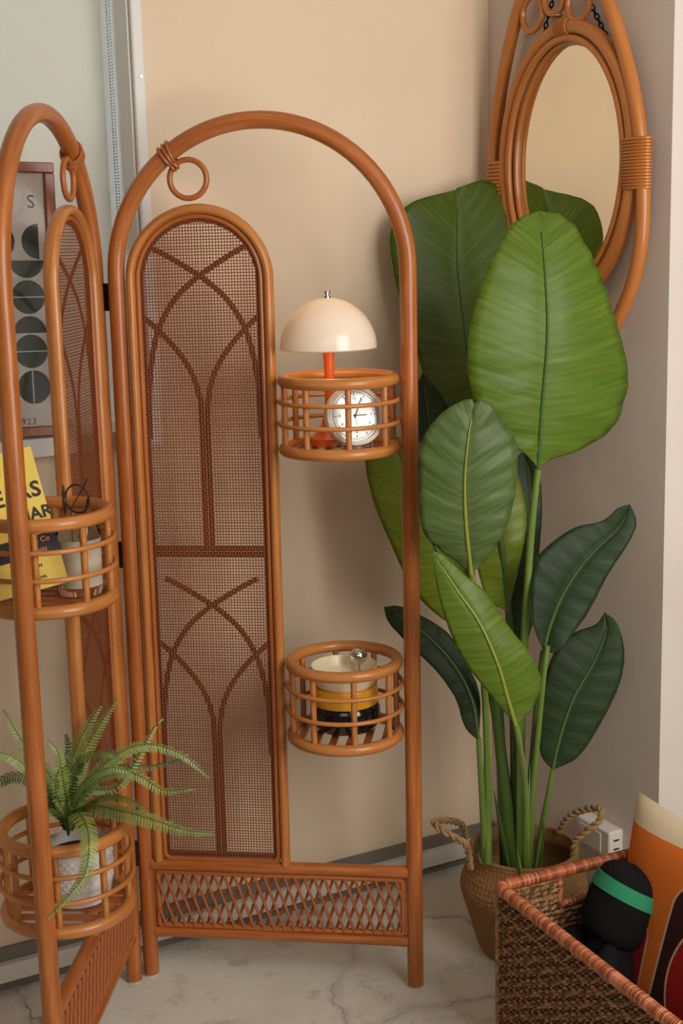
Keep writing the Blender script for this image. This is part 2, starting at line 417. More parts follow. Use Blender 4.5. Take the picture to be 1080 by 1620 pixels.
CU0, CR0, CZ = .153, .1265, 1.368                                    # the cane inset: centre, radius, spring height
CB = .2505                                                            # its lower edge
TR = [[(.064, 1.429), (.098, 1.411), (.139, 1.386), (.165, 1.368), (.2, 1.336), (.228, 1.293), (.243, 1.25), (.252, 1.20), (.256, 1.15), (.258, 1.08)],
      [(.242, 1.429), (.208, 1.411), (.167, 1.386), (.141, 1.368), (.106, 1.336), (.078, 1.293), (.063, 1.25), (.054, 1.20), (.050, 1.15), (.048, 1.08)],
      [(.044, 1.306), (.070, 1.283), (.094, 1.258), (.117, 1.228), (.134, 1.196), (.144, 1.16), (.1475, 1.12), (.1475, 1.0), (.1475, .879)],
      [(.262, 1.306), (.236, 1.283), (.212, 1.258), (.189, 1.228), (.172, 1.196), (.162, 1.16), (.1585, 1.12), (.1585, 1.0), (.1585, .879)]]
def inside(u, rr):      # vertical extent of the inset at u
    dx = u-CU0
    return None if abs(dx) >= rr else CZ+math.sqrt(rr*rr-dx*dx)
def build_panel(p, baskets):
    R_, sg = M['rattan'], p[3]
    # arch pole
    pts = [(0, z) for z in np.linspace(.004, HS, 26)] + arc(PW/2, HS, PW/2, PI, 0, 44, RISE)[1:-1] + [(PW, z) for z in np.linspace(HS, .004, 26)]
    mb = MB(); mb.tube(path(p, pts), PR, 18, up=pt(p, 0, 0, 1)-pt(p, 0, 0)); part('arch_pole', mb, R_, screen)
    for u in (0, PW):
        mb = MB(); mb.lathe([(0, 0), (.0135, 0), (.015, .003), (.015, .007), (.013, .0075)], pt(p, u, 0), 18); part('foot_glide', mb, M['foot'], screen, label='pale round glide under the post')
    # rails
    for z, r in ((.238, .0118), (.0945, .0105)):
        mb = MB(); us = np.linspace(.012, PW-.012, 14); rr = np.full(14, r); rr[0] = rr[-1] = r*1.12
        mb.tube(path(p, [(u, z) for u in us]), rr, 14); part('rail', mb, R_, screen)
    # lattice inset between the rails
    z0, z1, u0, u1 = .1095, .2215, .0225, PW-.0225
    mb = MB()
    for q in ([(u0, z0), (u1, z0)], [(u0, z1), (u1, z1)], [(u0, z0), (u0, z1)], [(u1, z0), (u1, z1)]):
        mb.tube(path(p, spline(q, 8)), .0058, 10)
    lat = part('lattice_inset', mb, R_, screen)
    run = .038; n = 26 if sg > 0 else 20; lr = .0029 if sg > 0 else .0042
    for lay, v in ((1, .0045), (-1, -.0055)):
        for k in range(n):
            ua = u0-run*.9+(u1-u0+run*.8)*(k+.5)/n; ub = ua+run
            a_, b_ = (ua, z1) if lay > 0 else (ua, z0), (ub, z0) if lay > 0 else (ub, z1)
            def cl(P0, P1):
                for lim, s_ in ((u0, 1), (u1, -1)):
                    if (P0[0]-lim)*s_ < 0:
                        f_ = (lim-P0[0])/(P1[0]-P0[0]); P0 = (lim, P0[1]+(P1[1]-P0[1])*f_)
                return P0
            a_, b_ = cl(a_, b_), cl(b_, a_)
            if abs(a_[0]-b_[0]) < .006: continue
            rod('lattice_rod', pt(p, *a_, v), pt(p, *b_, v), lr, M['rattan_wrap'], lat)
    # cane inset: frame, bead, woven cane, tracery strips behind
    pts = [(CU0-CR0, z) for z in np.linspace(CB-.004, CZ, 24)] + arc(CU0, CZ, CR0, PI, 0, 36)[1:-1] + [(CU0+CR0, z) for z in np.linspace(CZ, CB-.004, 24)]
    mb = MB(); mb.tube(path(p, pts), .0092, 16, up=pt(p, 0, 0, 1)-pt(p, 0, 0), flat=1.42); inset = part('cane_inset', mb, M['rattan_pale'], screen)
    ri = CR0-.0131; rc = .016
    pts = ([(CU0-ri, z) for z in np.linspace(CB+rc, CZ, 24)] + arc(CU0, CZ, ri, PI, 0, 36)[1:-1] + [(CU0+ri, z) for z in np.linspace(CZ, CB+rc, 24)]
           + arc(CU0+ri-rc, CB+rc, rc, 0, -PI/2, 6)[1:] + arc(CU0-ri+rc, CB+rc, rc, -PI/2, -PI, 6)[:-1])
    mb = MB(); mb.tube(path(p, pts, .001), .0045, 8, closed=True, up=pt(p, 0, 0, 1)-pt(p, 0, 0)); part('bead', mb, R_, inset)
    mb = MB(); pitch = .00545; wv = .00088; re = CR0-.0105
    k0 = int(re/pitch)
    zs_all = np.arange(CB+.002, CZ+re, pitch)
    nrm = pt(p, 0, 0, 1)-pt(p, 0, 0)
    for k in range(-k0, k0+1):                                       # upright strands, over and under
        u = CU0+k*pitch; top = inside(u, re)
        zz = zs_all[zs_all < top]
        if len(zz) < 2: continue
        j = random.uniform(-.0003, .0003)
        mb.tube([pt(p, u+j, z, .0007*(1 if (i+k) % 2 else -1)) for i, z in enumerate(zz)], wv, 4, up=nrm, flat=.45, caps=False)
    for i, z in enumerate(zs_all):                                   # level strands
        hw = re if z < CZ else math.sqrt(max(re*re-(z-CZ)**2, 0))
        if hw < .008: continue
        us = [CU0+k*pitch for k in range(-k0, k0+1) if abs(k*pitch) < hw]
        us = [CU0-hw]+us+[CU0+hw]
        j = random.uniform(-.0004, .0004)
        mb.tube([pt(p, u, z+j) for u in (us[0], CU0, us[-1])], wv*random.uniform(.9, 1.15), 4, up=nrm, flat=.45, caps=False)
    part('cane_weave', mb, M['cane'], inset, smooth=False, kind='stuff')
    vb = -.0042
    def strip(uzs, wd=.0058):
        mb = MB(); mb.tube(path(p, spline(uzs, max(2, 6*len(uzs))), vb), wd, 6, up=nrm, flat=.28); part('tracery_strip', mb, M['tracery'], inset)
    for q in TR:
        strip(q); strip([(u, z-.613) for u, z in q[:-1]]+[(q[-1][0], max(q[-1][1]-.613, CB))])
    for z in (.8735, .8625): strip([(CU0-re, z), (CU0, z), (CU0+re, z)], .0056)
    rb = re-.0075
    strip([(CU0-rb, z) for z in np.linspace(CB, CZ, 8)] + arc(CU0, CZ, rb, PI, 0, 14)[1:-1] + [(CU0+rb, z) for z in np.linspace(CZ, CB, 8)], .0062)
    strip([(CU0-re, CB+.009), (CU0, CB+.009), (CU0+re, CB+.009)], .0062)
    # ring and its binding
    d = unit(pt(p, 1, 0)-pt(p, 0, 0)); ex = d; ez = V(0, 0, 1)
    rc_ = (.1405, 1.5465)
    mb = MB(); mb.torus(pt(p, *rc_), .0335, .0052, ex, ez, 40, 10); ring = part('ring', mb, R_, screen)
    ap = V(.1017-PW/2, (1.589-HS)*(PW/2/RISE), 0); ang = math.atan2(ap[1], ap[0])
    rad = ex*math.cos(ang)+ez*math.sin(ang); tan = -ex*math.sin(ang)+ez*math.cos(ang)
    cpt = pt(p, PW/2+PW/2*math.cos(ang), HS+RISE*math.sin(ang))
    mb = MB()
    for k, s_ in enumerate((-.011, -.004, .004)):
        cc = cpt+tan*s_; tl_ = unit(rad+tan*(-.25+.12*k))
        mb.torus(cc-tl_*.0025, .0205, .0032, tl_, nrm, 24, 8, ry=.0178)
    for k, s_ in enumerate((-.003, .004)):
        mb.torus(cpt-rad*(.0215)+tan*s_, .0085, .003, rad, nrm, 16, 8, ry=.0078)
    part('binding', mb, M['rattan_wrap'], ring)
    # ring baskets between the inset and the outer post
    bu = .4022; br = .1005
    for zt, zb in baskets:
        def rim(z, r, rr): 
            mb_ = MB(); mb_.torus(pt(p, bu, z), r, rr, ex, nrm, 56, 12); return mb_
        bk = part('shelf_basket', rim(zb, br, .0107), M['rattan_pale'], screen)
        part('rim', rim(zt, br, .0107), M['rattan_pale'], bk)
        for f_ in (.30, .62):
            part('hoop', rim(zt+(zb-zt)*f_, br+.0075, .0041), M['rattan_pale'], bk)
        for k in range(8):
            a_ = 2*PI*k/8+math.radians(73 if sg > 0 else 7); off = ex*math.cos(a_)*br*.985+nrm*math.sin(a_)*br*.985
            rod('dowel', pt(p, bu, zb)+off, pt(p, bu, zt)+off, .0056, M['rattan_pale'], bk)
        for k in range(6):
            x_ = (-.5+(k+.5)/6)*2*br*.94; hl = math.sqrt(max(br*br-x_*x_, 0))
            mb = MB(); mb.cbox(pt(p, bu+x_, zb), ex*.013, nrm*2*hl, V(0, 0, .005)); part('slat', mb, M['rattan_wrap'], bk, False)
build_panel(PA, [(1.1875, 1.0633), (.6587, .519)])
build_panel(PL, [(1.02, .885), (.50, .365)])
for z in (1.342, .862, .262):
    a_, b_ = pt(PA, 0, z), pt(PL, 0, z); mid = (a_+b_)/2; dr = unit(b_-a_); pr = V(dr[1], -dr[0], 0)
    mb = MB(); mb.tube([mid+pr*.004+V(0, 0, -.02), mid+pr*.004+V(0, 0, .02)], .0042, 10)
    mb.tube([mid+pr*.004+V(0, 0, .0205), mid+pr*.004+V(0, 0, .024)], .0055, 10); mb.tube([mid+pr*.004+V(0, 0, -.024), mid+pr*.004+V(0, 0, -.0205)], .0055, 10)
    mb.cbox(mid, dr*.018, pr*.003, V(0, 0, .05)); part('hinge', mb, M['black'], screen, label='dark metal butt hinge')

# ================================================================== LAMP in the upper basket
lx = pt(PA, .391, 0, -.004)
lz = 1.067
lamp = thing('table_lamp', (lx[0], lx[1], lz), 'small mushroom lamp with cream dome shade and orange trumpet stem', 'lamp')
M['lamp_orange'] = mat('orange_enamel', (232, 98, 34), .3, coat=.4)
lc = V(lx[0], lx[1], lz)
mb = MB(); mb.lathe([(0, 0), (.034, 0), (.0365, .004), (.036, .015), (.031, .019), (.023, .028), (.017, .038), (.0125, .052), (.0095, .072), (.0084, .09), (.0080, .12), (.0092, .15), (.012, .186), (.0125, .20), (0, .20)], lc, 40); part('stem', mb, M['lamp_orange'], lamp)
m = M['shade'] = mat('cream_shade', (246, 238, 226), .22, coat=.5)
out = m.node_tree.nodes['Material Output']; t = nd(m, 'ShaderNodeBsdfTranslucent'); t.inputs[0].default_value = lin((250, 238, 216))
ms = nd(m, 'ShaderNodeMixShader'); ms.inputs[0].default_value = .3; lk(m, bsdf(m).outputs[0], ms.inputs[1]); lk(m, t.outputs[0], ms.inputs[2]); lk(m, ms.outputs[0], out.inputs['Surface'])
SZ = .177
prof = [(.0875*math.cos(a), SZ+.089*math.sin(a)) for a in np.linspace(0, PI/2, 20)]
prof = prof+[(max(r-.002, 0), h-.0018) for r, h in prof[::-1]]
prof.append(prof[0])
mb = MB(); mb.lathe(prof, lc, 64); part('lamp_shade', mb, M['shade'], lamp)
mb = MB(); mb.lathe([(0, 0), (.006, 0), (.006, .005), (.0035, .006), (.0035, .008), (.0055, .0095), (.0055, .013), (.003, .0155), (0, .016)], lc+V(0, 0, SZ+.087), 20); part('finial', mb, M['chrome'], lamp, label='small chrome finial')
mb = MB(); mb.ball(lc+V(0, 0, SZ+.042), .016, 16, 12)
M['bulb'] = mat('bulb_glass', (255, 240, 210), .3); e_ = bsdf(M['bulb']); e_.inputs['Emission Color'].default_value = (1, .72, .4, 1); e_.inputs['Emission Strength'].default_value = 24
part('bulb', mb, M['bulb'], lamp)

# ================================================================== CLOCK
ct = pt(PA, .4365, 1.127, .045)
clock = thing('alarm_clock', (ct[0], ct[1], 1.067), 'round white alarm clock with silver dial on chrome wire stand', 'clock')
M['clock_white'] = mat('white_plastic_clock', (232, 222, 208), .35, coat=.2)
M['dial'] = mat('silver_dial', (205, 203, 198), .35, .35)
M['ink'] = mat('black_ink', (26, 24, 22), .5)
M['red_pin'] = mat('red_pin', (160, 40, 30), .4)
cn = unit(unit(CO-ct)*.8+V(.30, -.1, .10)); cx = unit(np.cross(V(0, 0, 1), cn)); cy = np.cross(cn, cx)
K_ = 1.13
mb = MB(); mb.lathe([(r*K_, h) for r, h in [(.0, -.03), (.034, -.03), (.043, -.024), (.0475, -.012), (.0485, 0), (.047, .006), (.043, .009), (.0405, .007), (.0395, .002)]], ct, 56, cn); part('case', mb, M['clock_white'], clock)
mb = MB(); mb.lathe([(0, .0025), (.0398*K_, .0025)], ct, 48, cn); dial = part('dial', mb, M['dial'], clock)
mb = MB()
for k in range(60):
    a_ = 2*PI*k/60; r0, r1, wd = (.0345, .0405, .0011) if k % 5 == 0 else (.038, .0405, .0004)
    dv = cx*math.sin(a_)+cy*math.cos(a_); mb.cbox(ct+dv*(r0+r1)/2+cn*.003, dv*(r1-r0), np.cross(dv, cn)*wd, cn*.0006)
for k in range(1, 13):
    a_ = 2*PI*k/12; dv = cx*math.sin(a_)+cy*math.cos(a_); s_ = str(k)
    text_into(mb, s_, ct+dv*.0295-cx*(.0018*len(s_))-cy*.002+cn*.003, cx, cy, .0072)
mb.torus(ct+cn*.003, .042, .0005, cx, cy, 48, 4)
part('markings', mb, M['ink'], dial, False)
mb = MB()
for a_, l_, wd in ((PI/2, .0215, .0016), (.42, .034, .0012), (PI*.97, .018, .0006)):
    dv = cx*math.sin(a_)+cy*math.cos(a_); mb.cbox(ct+dv*l_*.42+cn*.005, dv*l_*1.15, np.cross(dv, cn)*wd, cn*.0006)
part('hands', mb, M['ink'], clock, False)
mb = MB(); mb.lathe([(0, .008), (.0022, .008), (.0025, .004)], ct, 14, cn); part('centre_pin', mb, M['red_pin'], clock)
mb = MB()
sb = V(ct[0], ct[1], 1.0705)-V(cn[0], cn[1], 0)*.0
mb.torus(sb+V(-.006, -.012, .0), .037, .0018, V(1, 0, 0), V(0, 1, 0), 40, 8, ry=.034)
mb.torus(sb+V(-.006, -.012, .004), .030, .0012, V(1, 0, 0), V(0, 1, 0), 40, 8, ry=.027)
for sx in (-1, 1): mb.tube(spline([sb+V(-.006+sx*.036, -.01, 0), sb+V(sx*.030, .008, .012), ct+cx*sx*.03-cn*.018-cy*.03], 10), .0016, 8)
part('stand', mb, M['chrome'], clock, label='chrome wire loop stand')

# ================================================================== STACKED POT in the lower basket
sp_ = pt(PA, .4035, 0, -.013); sc = V(sp_[0], sp_[1], 0.5235)
jar = thing('stacking_jar', sc, 'stacked pot with black base, yellow band and cream bowl', 'pot')
M['jar_black'] = mat('black_gloss', (18, 16, 16), .08, coat=.6)
M['jar_yellow'] = mat('yellow_gloss', (226, 158, 28), .2, coat=.4)
M['jar_cream'] = mat('cream_gloss', (236, 222, 190), .25, coat=.3)
mb = MB(); mb.lathe([(0, 0), (.046, 0), (.058, .004), (.065, .015), (.067, .030), (.0655, .046), (.061, .053), (.0, .053)], sc, 56); part('base', mb, M['jar_black'], jar)
mb = MB(); mb.lathe([(0, .053), (.0615, .053), (.0625, .056), (.0628, .081), (.061, .086), (0, .086)], sc, 56); part('band', mb, M['jar_yellow'], jar)
mb = MB(); mb.lathe([(0, .086), (.052, .086), (.058, .092), (.0625, .105), (.0635, .124), (.062, .1255), (.060, .123), (.056, .108), (.045, .096), (0, .092)], sc, 56); part('bowl', mb, M['jar_cream'], jar)
mb = MB(); mb.ball(sc+V(.028, .026, .133), .0165, 24, 18); mb.tube([sc+V(.027, .026, .094), sc+V(.027, .026, .122)], .004, 10); part('ball_knob', mb, M['chrome'], jar, label='chrome ball knob')

# ================================================================== BOOK in the left basket
M['book_yellow'] = mat('yellow_cover', (234, 200, 84), .4, coat=.2)
M['book_black'] = mat('black_band', (34, 30, 30), .4)
M['print_pink'] = mat('salmon_print', (226, 128, 92), .5)
M['paper'] = mat('book_paper', (232, 224, 204), .8)
bo = pt(PL, .402, .0, .0)
BY = bo[1]+.012
pbr = aty(109, 920, BY-.022); ptr = aty(48, 706, BY+.022)
bup = unit(ptr-pbr); bn = unit(np.cross(bup, np.cross(unit(CO-ptr)+V(.12, 0, 0), bup))); brt = np.cross(bup, bn)
if brt[0] < 0: brt = -brt
bn = np.cross(brt, bup)
BH, BWD, BT = np.linalg.norm(ptr-pbr), .150, .014
bl0 = pbr-brt*BWD
book = thing('book', bl0, 'yellow paperback with black lettering leaning in the left basket', 'book')
mb = MB(); mb.box(bl0, brt*BWD, bup*BH, -bn*.001); mb.box(bl0-bn*BT, brt*BWD, bup*BH, -bn*.001); mb.box(bl0-bn*BT, brt*.0015, bup*BH, bn*BT); part('cover', mb, M['book_yellow'], book, False)
mb = MB(); mb.box(bl0-bn*.001+brt*.002+bup*.002, brt*(BWD-.005), bup*(BH-.004), -bn*(BT-.001)); part('pages', mb, M['paper'], book, False)
mb = MB(); mb.box(bl0+bup*.052+bn*.0001, brt*(BWD+.0003), bup*.032, bn*.0003); mb.box(bl0+bup*.052+brt*(BWD+.0001), -bn*BT, bup*.032, brt*.0003)
band = part('title_band', mb, M['book_black'], book, False, label='black band across the cover')
def btxt(t_, fr, z, size, k=1, mt_='ink', lb=None, bold=.022):
    mb = MB(); text_into(mb, t_, bl0+brt*BWD*fr+bup*z+bn*.0005, brt, bup, size, 0, k, .0003, bold); part('lettering', mb, M[mt_], book, False, label=lb)
btxt('C', .46, .186, .036); btxt('E', .47, .139, .036); btxt('RS', .735, .143, .034, 1.05); btxt('NAR', .665, .108, .027, 1.0)
btxt('LETTERS', .1, .02, .008); btxt('EDITION', .60, .034, .007); btxt('A NOVEL', .64, .016, .006)
btxt('ames Co', .645, .0715, .0115, 1.05, 'print_pink', 'salmon lettering on the black band'); btxt('Organiz', .645, .057, .0105, 1.05, 'print_pink', 'salmon lettering on the black band')

# ================================================================== TUMBLER AND EYEGLASSES
tz = .8895
tb = aty(128, 924, bo[1]+.034); tb[2] = tz
tum = thing('glass_tumbler', tb, 'frosted glass tumbler holding eyeglasses in the left basket', 'tumbler')
M['frost'] = mat('frosted_glass', (214, 200, 178), .5, trans=.35, ior=1.1)
M['clear'] = mat('thick_glass', (250, 248, 240), .02, trans=1, ior=1.45)
mb = MB(); mb.lathe([(0, 0), (.0325, 0), (.035, .003), (.0355, .014), (.033, .015), (0, .013)], tb, 48); part('base', mb, M['clear'], tum, label='clear thick base')
mb = MB(); mb.lathe([(.0354, .0145), (.0362, .09), (.0342, .09), (.0334, .016)], tb, 48); part('cup_body', mb, M['frost'], tum, label='pale frosted wall')
mb = MB(); mb.lathe([(.0362, .09), (.0365, .118), (.0355, .1195), (.0345, .118), (.0342, .09)], tb, 48); part('rim', mb, M['clear'], tum, label='clear rim')
M['acetate'] = mat('dark_acetate', (52, 34, 24), .2, coat=.5)
M['lens'] = mat('lens_glass', (252, 250, 248), .02, trans=1, ior=1.1)
gy = tb[1]-.002
l1 = aty(122, 789, gy); l2 = aty(101, 791, gy+.03)
eg = thing('eyeglasses', (l1[0], l1[1], tz+.03), 'round dark-rimmed eyeglasses standing in the frosted tumbler', 'glasses')
mb = MB(); ga = unit(V(.9, -.43, 0)); gb = V(0, 0, 1)
mb.torus(l1, .0225, .0017, ga, gb, 36, 8); g2 = unit(V(.25, -.97, 0)); mb.torus(l2, .0225, .0018, g2, gb, 36, 8)
mb.tube(spline([l1-ga*.0225+V(0, 0, .004), (l1-ga*.022+l2+g2*.02)/2+V(0, 0, .010), l2+g2*.0222+V(0, 0, .004)], 8), .0014, 8)
mb.cbox(l2-g2*.024+V(0, 0, .016), g2*.006, np.cross(g2, gb)*.003, V(0, 0, .010)); part('rims', mb, M['acetate'], eg)
mb = MB(); mb.lathe([(0, 0), (.022, 0), (.022, .0008), (0, .0008)], l1, 32, np.cross(ga, gb)); part('lens', mb, M['lens'], eg)
mb = MB(); mb.lathe([(0, 0), (.022, 0), (.022, .0008), (0, .0008)], l2, 32, np.cross(g2, gb)); part('lens', mb, M['lens'], eg)
t0_ = aty(112, 810, gy+.012); t1_ = aty(138, 757, gy+.004)
mb = MB(); mb.tube(spline([t0_+V(0, 0, -.06), t0_, t0_*.4+t1_*.6, t1_], 12), [.0011]*8+[.0016, .0022, .0026, .0024], 8, flat=.7); part('temple', mb, M['acetate'], eg)
mb = MB(); mb.tube(spline([l1+ga*.022+V(0, 0, .006), l1+ga*.018+V(-.008, .012, -.03), l1+V(-.004, .016, -.07)], 10), .0013, 8, flat=.7); part('temple', mb, M['acetate'], eg)

# ================================================================== FRAMED PRINT on the sill
fb = onplane(108, 688, bw(0, 0, .030), NB); ft = onplane(85, 257, bw(0, 0, .004), NB)
fup = unit(ft-fb); frt = unit(D2-fup*(D2@fup)); fn = np.cross(frt, fup); fn = -fn if fn@NB < 0 else fn
FH = np.linalg.norm(ft-fb); FWD = .355
fl = fb-frt*FWD
frm = thing('framed_print', fl, 'mahogany-framed geometric print in green and cream standing on window sill', 'picture')
m = M['mahogany'] = mat('mahogany', (146, 72, 44), .4, coat=.2)
lk(m, ramp(m, noise(m, coords(m, 'Object', (30, 30, 3)), 2, 4), [(.3, (130, 62, 36)), (.7, (160, 84, 54))]), bsdf(m).inputs['Base Color'])
FB = .019
mb = MB()
for o_, x_, y_ in ((fl, frt*FWD, fup*FB), (fl+fup*(FH-FB), frt*FWD, fup*FB), (fl+fup*FB, frt*FB, fup*(FH-2*FB)), (fl+frt*(FWD-FB)+fup*FB, frt*FB, fup*(FH-2*FB))):
    mb.box(o_, x_, y_, -fn*.02)
fo = part('frame', mb, M['mahogany'], frm, False); bv = fo.modifiers.new('bevel', 'BEVEL'); bv.width = .002
M['print_paper'] = mat('print_paper', (206, 192, 182), .7)
mb = MB(); mb.box(fl+frt*FB+fup*FB-fn*.010, frt*(FWD-2*FB), fup*(FH-2*FB), -fn*.002); pp = part('paper', mb, M['print_paper'], frm, False)
M['print_green'] = mat('print_green', (44, 48, 28), .6)
po = fl-fn*.0098
def fp(px, py):
    q = onplane(px, py, po, fn); return (q-fl)@frt, (q-fl)@fup
mb = MB(); mt = MB()
def disc(cx_, cy_, r, a0=0, a1=2*PI, m_=mb):
    pts = [(cx_+r*math.cos(a), cy_+r*math.sin(a)) for a in np.linspace(a0, a1, 37)]
    m_.add([po+frt*x+fup*y for x, y in pts], [list(range(37))])
cx1 = fp(43, 470)[0]; r_ = .0318
zc_ = [fp(45, y)[1] for y in (382, 412, 470, 527, 556, 613)]
rx_ = fp(61, 382)[0]
for dx in (0, -.086, -.172):
    disc(rx_+dx+(0 if dx == 0 else .01), zc_[0], r_, PI/2, 3*PI/2) if dx == 0 else disc(rx_+dx+.01, zc_[0], r_)
    disc(cx1+.002+dx, zc_[1], r_, PI, 2*PI)
    disc(cx1+.002+dx, zc_[2], r_-.001)
    disc(cx1+.002+dx, zc_[3], r_-.001, 0, PI)
    disc(cx1+.002+dx, zc_[4], r_-.001)
    disc(cx1+.004+dx, zc_[5], r_-.001)
part('print', mb, M['print_green'], frm, False, label='dark green discs and half discs')
mb = MB()
for dx in (0, -.086, -.172):
    for k in (2, 4): mb.cbox(po+frt*(cx1+.002+dx)+fup*zc_[k]+fn*.0003, frt*.064, fup*.0022, fn*.0002)
    mb.cbox(po+frt*(cx1+.002+dx)+fup*zc_[5]+fn*.0003, frt*.0022, fup*.068, fn*.0002)
part('print', mb, M['print_paper'], frm, False, label='thin pale lines across the discs')
mb = MB()
x_, y_ = fp(42, 329); text_into(mb, 'S', po+frt*x_+fup*y_+fn*.0002, frt, fup, .034)
x_, y_ = fp(56, 671); text_into(mb, '1923', po+frt*(x_-.0355)+fup*y_+fn*.0002, frt, fup, .0165, 0, 1.2)
part('lettering', mb, M['ink'], frm, False)
M['pglass'] = mat('picture_glass', (255, 255, 255), .03, trans=1, ior=1.12)
mb = MB(); mb.box(fl+frt*FB+fup*FB-fn*.0055, frt*(FWD-2*FB), fup*(FH-2*FB), -fn*.0015); part('glazing', mb, M['pglass'], frm, False)

# ================================================================== MIRROR on wall_right
mo = .034
def mw(px, py, out=mo): return onplane(px, py, rw(0, 0, out), NR)
mc = mw(893, 250)
mirror = thing('wall_mirror', rw((mc-CN)@NB, 1.2, 0), 'oval rattan mirror with ringed crest hanging on the right wall', 'mirror')
RM = M['rattan_mirror']
pl_, pr_, ptp = mw(797, 262), mw(999, 255), mw(888, 44)
tl0, tr0 = (pl_-CN)@NB, (pr_-CN)@NB; tcen = (tl0+tr0)/2; ta = (tr0-tl0)/2; zcen = 1.568; zb_ = ptp[2]-zcen
def ell(a, b, out, n=72, dz=0): return [rw(tcen+a*math.cos(q), zcen+dz+b*math.sin(q), out) for q in np.arange(n)*2*PI/n]
mb = MB(); mb.tube(ell(ta, zb_, .03), .0145, 14, closed=True, up=NR); part('oval_frame', mb, RM, mirror)
mb = MB(); mb.tube(ell(ta-.0205, zb_-.0205, .037), .0068, 10, closed=True, up=NR); mb.tube(ell(ta-.0265, zb_-.0265, .022), .007, 8, closed=True, up=NR); part('inner_bead', mb, RM, mirror)
M['mirror'] = mat('mirror_silver', (236, 230, 214), .01, 1)
mb = MB(); a_, b_ = ta-.024, zb_-.024
mb.add(ell(a_, b_, .02)+ell(a_, b_, .012), [list(range(72))[::-1], list(range(72, 144))]+[[i, (i+1) % 72, 72+(i+1) % 72, 72+i] for i in range(72)])
gl = part('mirror_glass', mb, M['mirror'], mirror, False)
oc_ = [(968, 522), (985, 488), (1003, 440), (1014, 380), (1017, 310), (1013, 220), (1001, 140), (982, 65), (960, 0), (926, -62), (893, -78), (858, -58), (825, 0), (800, 100), (786, 190), (780, 260), (786, 340), (800, 400)]
pts = spline([mw(*q, .03) for q in oc_], 90)
mb = MB(); mb.tube(pts, .0135, 14, up=NR); part('hoop', mb, RM, mirror)
for q in ((842, 22), (877, -6), (915, 4)):
    mb = MB(); mb.torus(mw(*q, .03), .0325, .0062, NB, V(0, 0, 1), 32, 8); part('ring', mb, RM, mirror)
mb = MB()
pa, pb = mw(880, 30, .03), mw(880, 57, .03)
for k in range(6):
    z_ = 44+(k-2.5)*0
    mb.tube([ell(ta, zb_, .03, 360)[86+k*2]+np.array(v_) for v_ in [tuple(V(0, 0, 1)*.0165*math.cos(q)+NR*.0165*math.sin(q)) for q in np.linspace(0, 2*PI, 18)]], .0022, 6)
mb.torus(mw(880, 25, .03), .011, .0022, NB, NR, 18, 6)
part('binding', mb, M['rattan_mirror'], mirror)
# wraps at both sides: rows of flat cane around hoop and frame
for (xa, ya, xb, yb, rows) in ((995, 248, 1018, 248, 16), (783, 282, 797, 282, 12)):
    mb = MB()
    c0, c1 = mw(xa, ya, .03), mw(xb, yb, .03); cc = (c0+c1)/2; hw = abs((c1-c0)@NB)/2+.0165
    dz = .092/rows
    for k in range(rows):
        z0 = cc+V(0, 0, .046-dz*(k+.5)-.012)
        mb.torus(z0, hw-.002, dz*.53, NB, NR, 30, 6, ry=.0155)
    part('wrapping', mb, M['rattan_mirror'], mirror, label='flat cane wrapping binding hoop to frame')
def chain(p0, p1, n):
    p0, p1 = np.asarray(p0), np.asarray(p1); d = unit(p1-p0); s_ = unit(np.cross(d, NR)); L_ = np.linalg.norm(p1-p0)/n
    for k in range(n):
        c_ = p0+(p1-p0)*(k+.5)/n; sd = unit(s_+NR*(.6 if k % 2 else -.6))
        mb = MB(); mb.torus(c_, L_*.62, .0016, d, sd, 14, 5, ry=L_*.36); part('chain_link', mb, M['black'], mirror)
chain(mw(925, -12, .012), mw(966, 72, .012), 12); chain(mw(880, -22, .012), mw(860, 52, .012), 9)

# ================================================================== WALL OUTLET on wall_right
oc0 = onplane(958, 1318, rw(0, 0, .0), NR)
ot = (oc0-CN)@NB
outl = thing('power_outlet', rw(ot, oc0[2]), 'white surface-mounted outlet box low on the right wall', 'outlet')
M['outlet'] = mat('outlet_plastic', (214, 206, 196), .4)
mb = MB(); mb.cbox(rw(ot, oc0[2], .019), NB*.115, NR*.038, V(0, 0, .062)); ob = part('box', mb, M['outlet'], outl, False); bv = ob.modifiers.new('bevel', 'BEVEL'); bv.width = .005; bv.segments = 3
mb = MB(); mb.cbox(rw(ot-.004, oc0[2], .0385), NB*.07, NR*.003, V(0, 0, .04)); part('plate', mb, M['outlet'], outl, False)
for dz in (.011, -.008):
    mb = MB(); mb.cbox(rw(ot+.0577, oc0[2]+dz, .020), NB*.001, NR*.014, V(0, 0, .0035)); part('slot', mb, M['ink'], outl, False, label='dark socket slot')

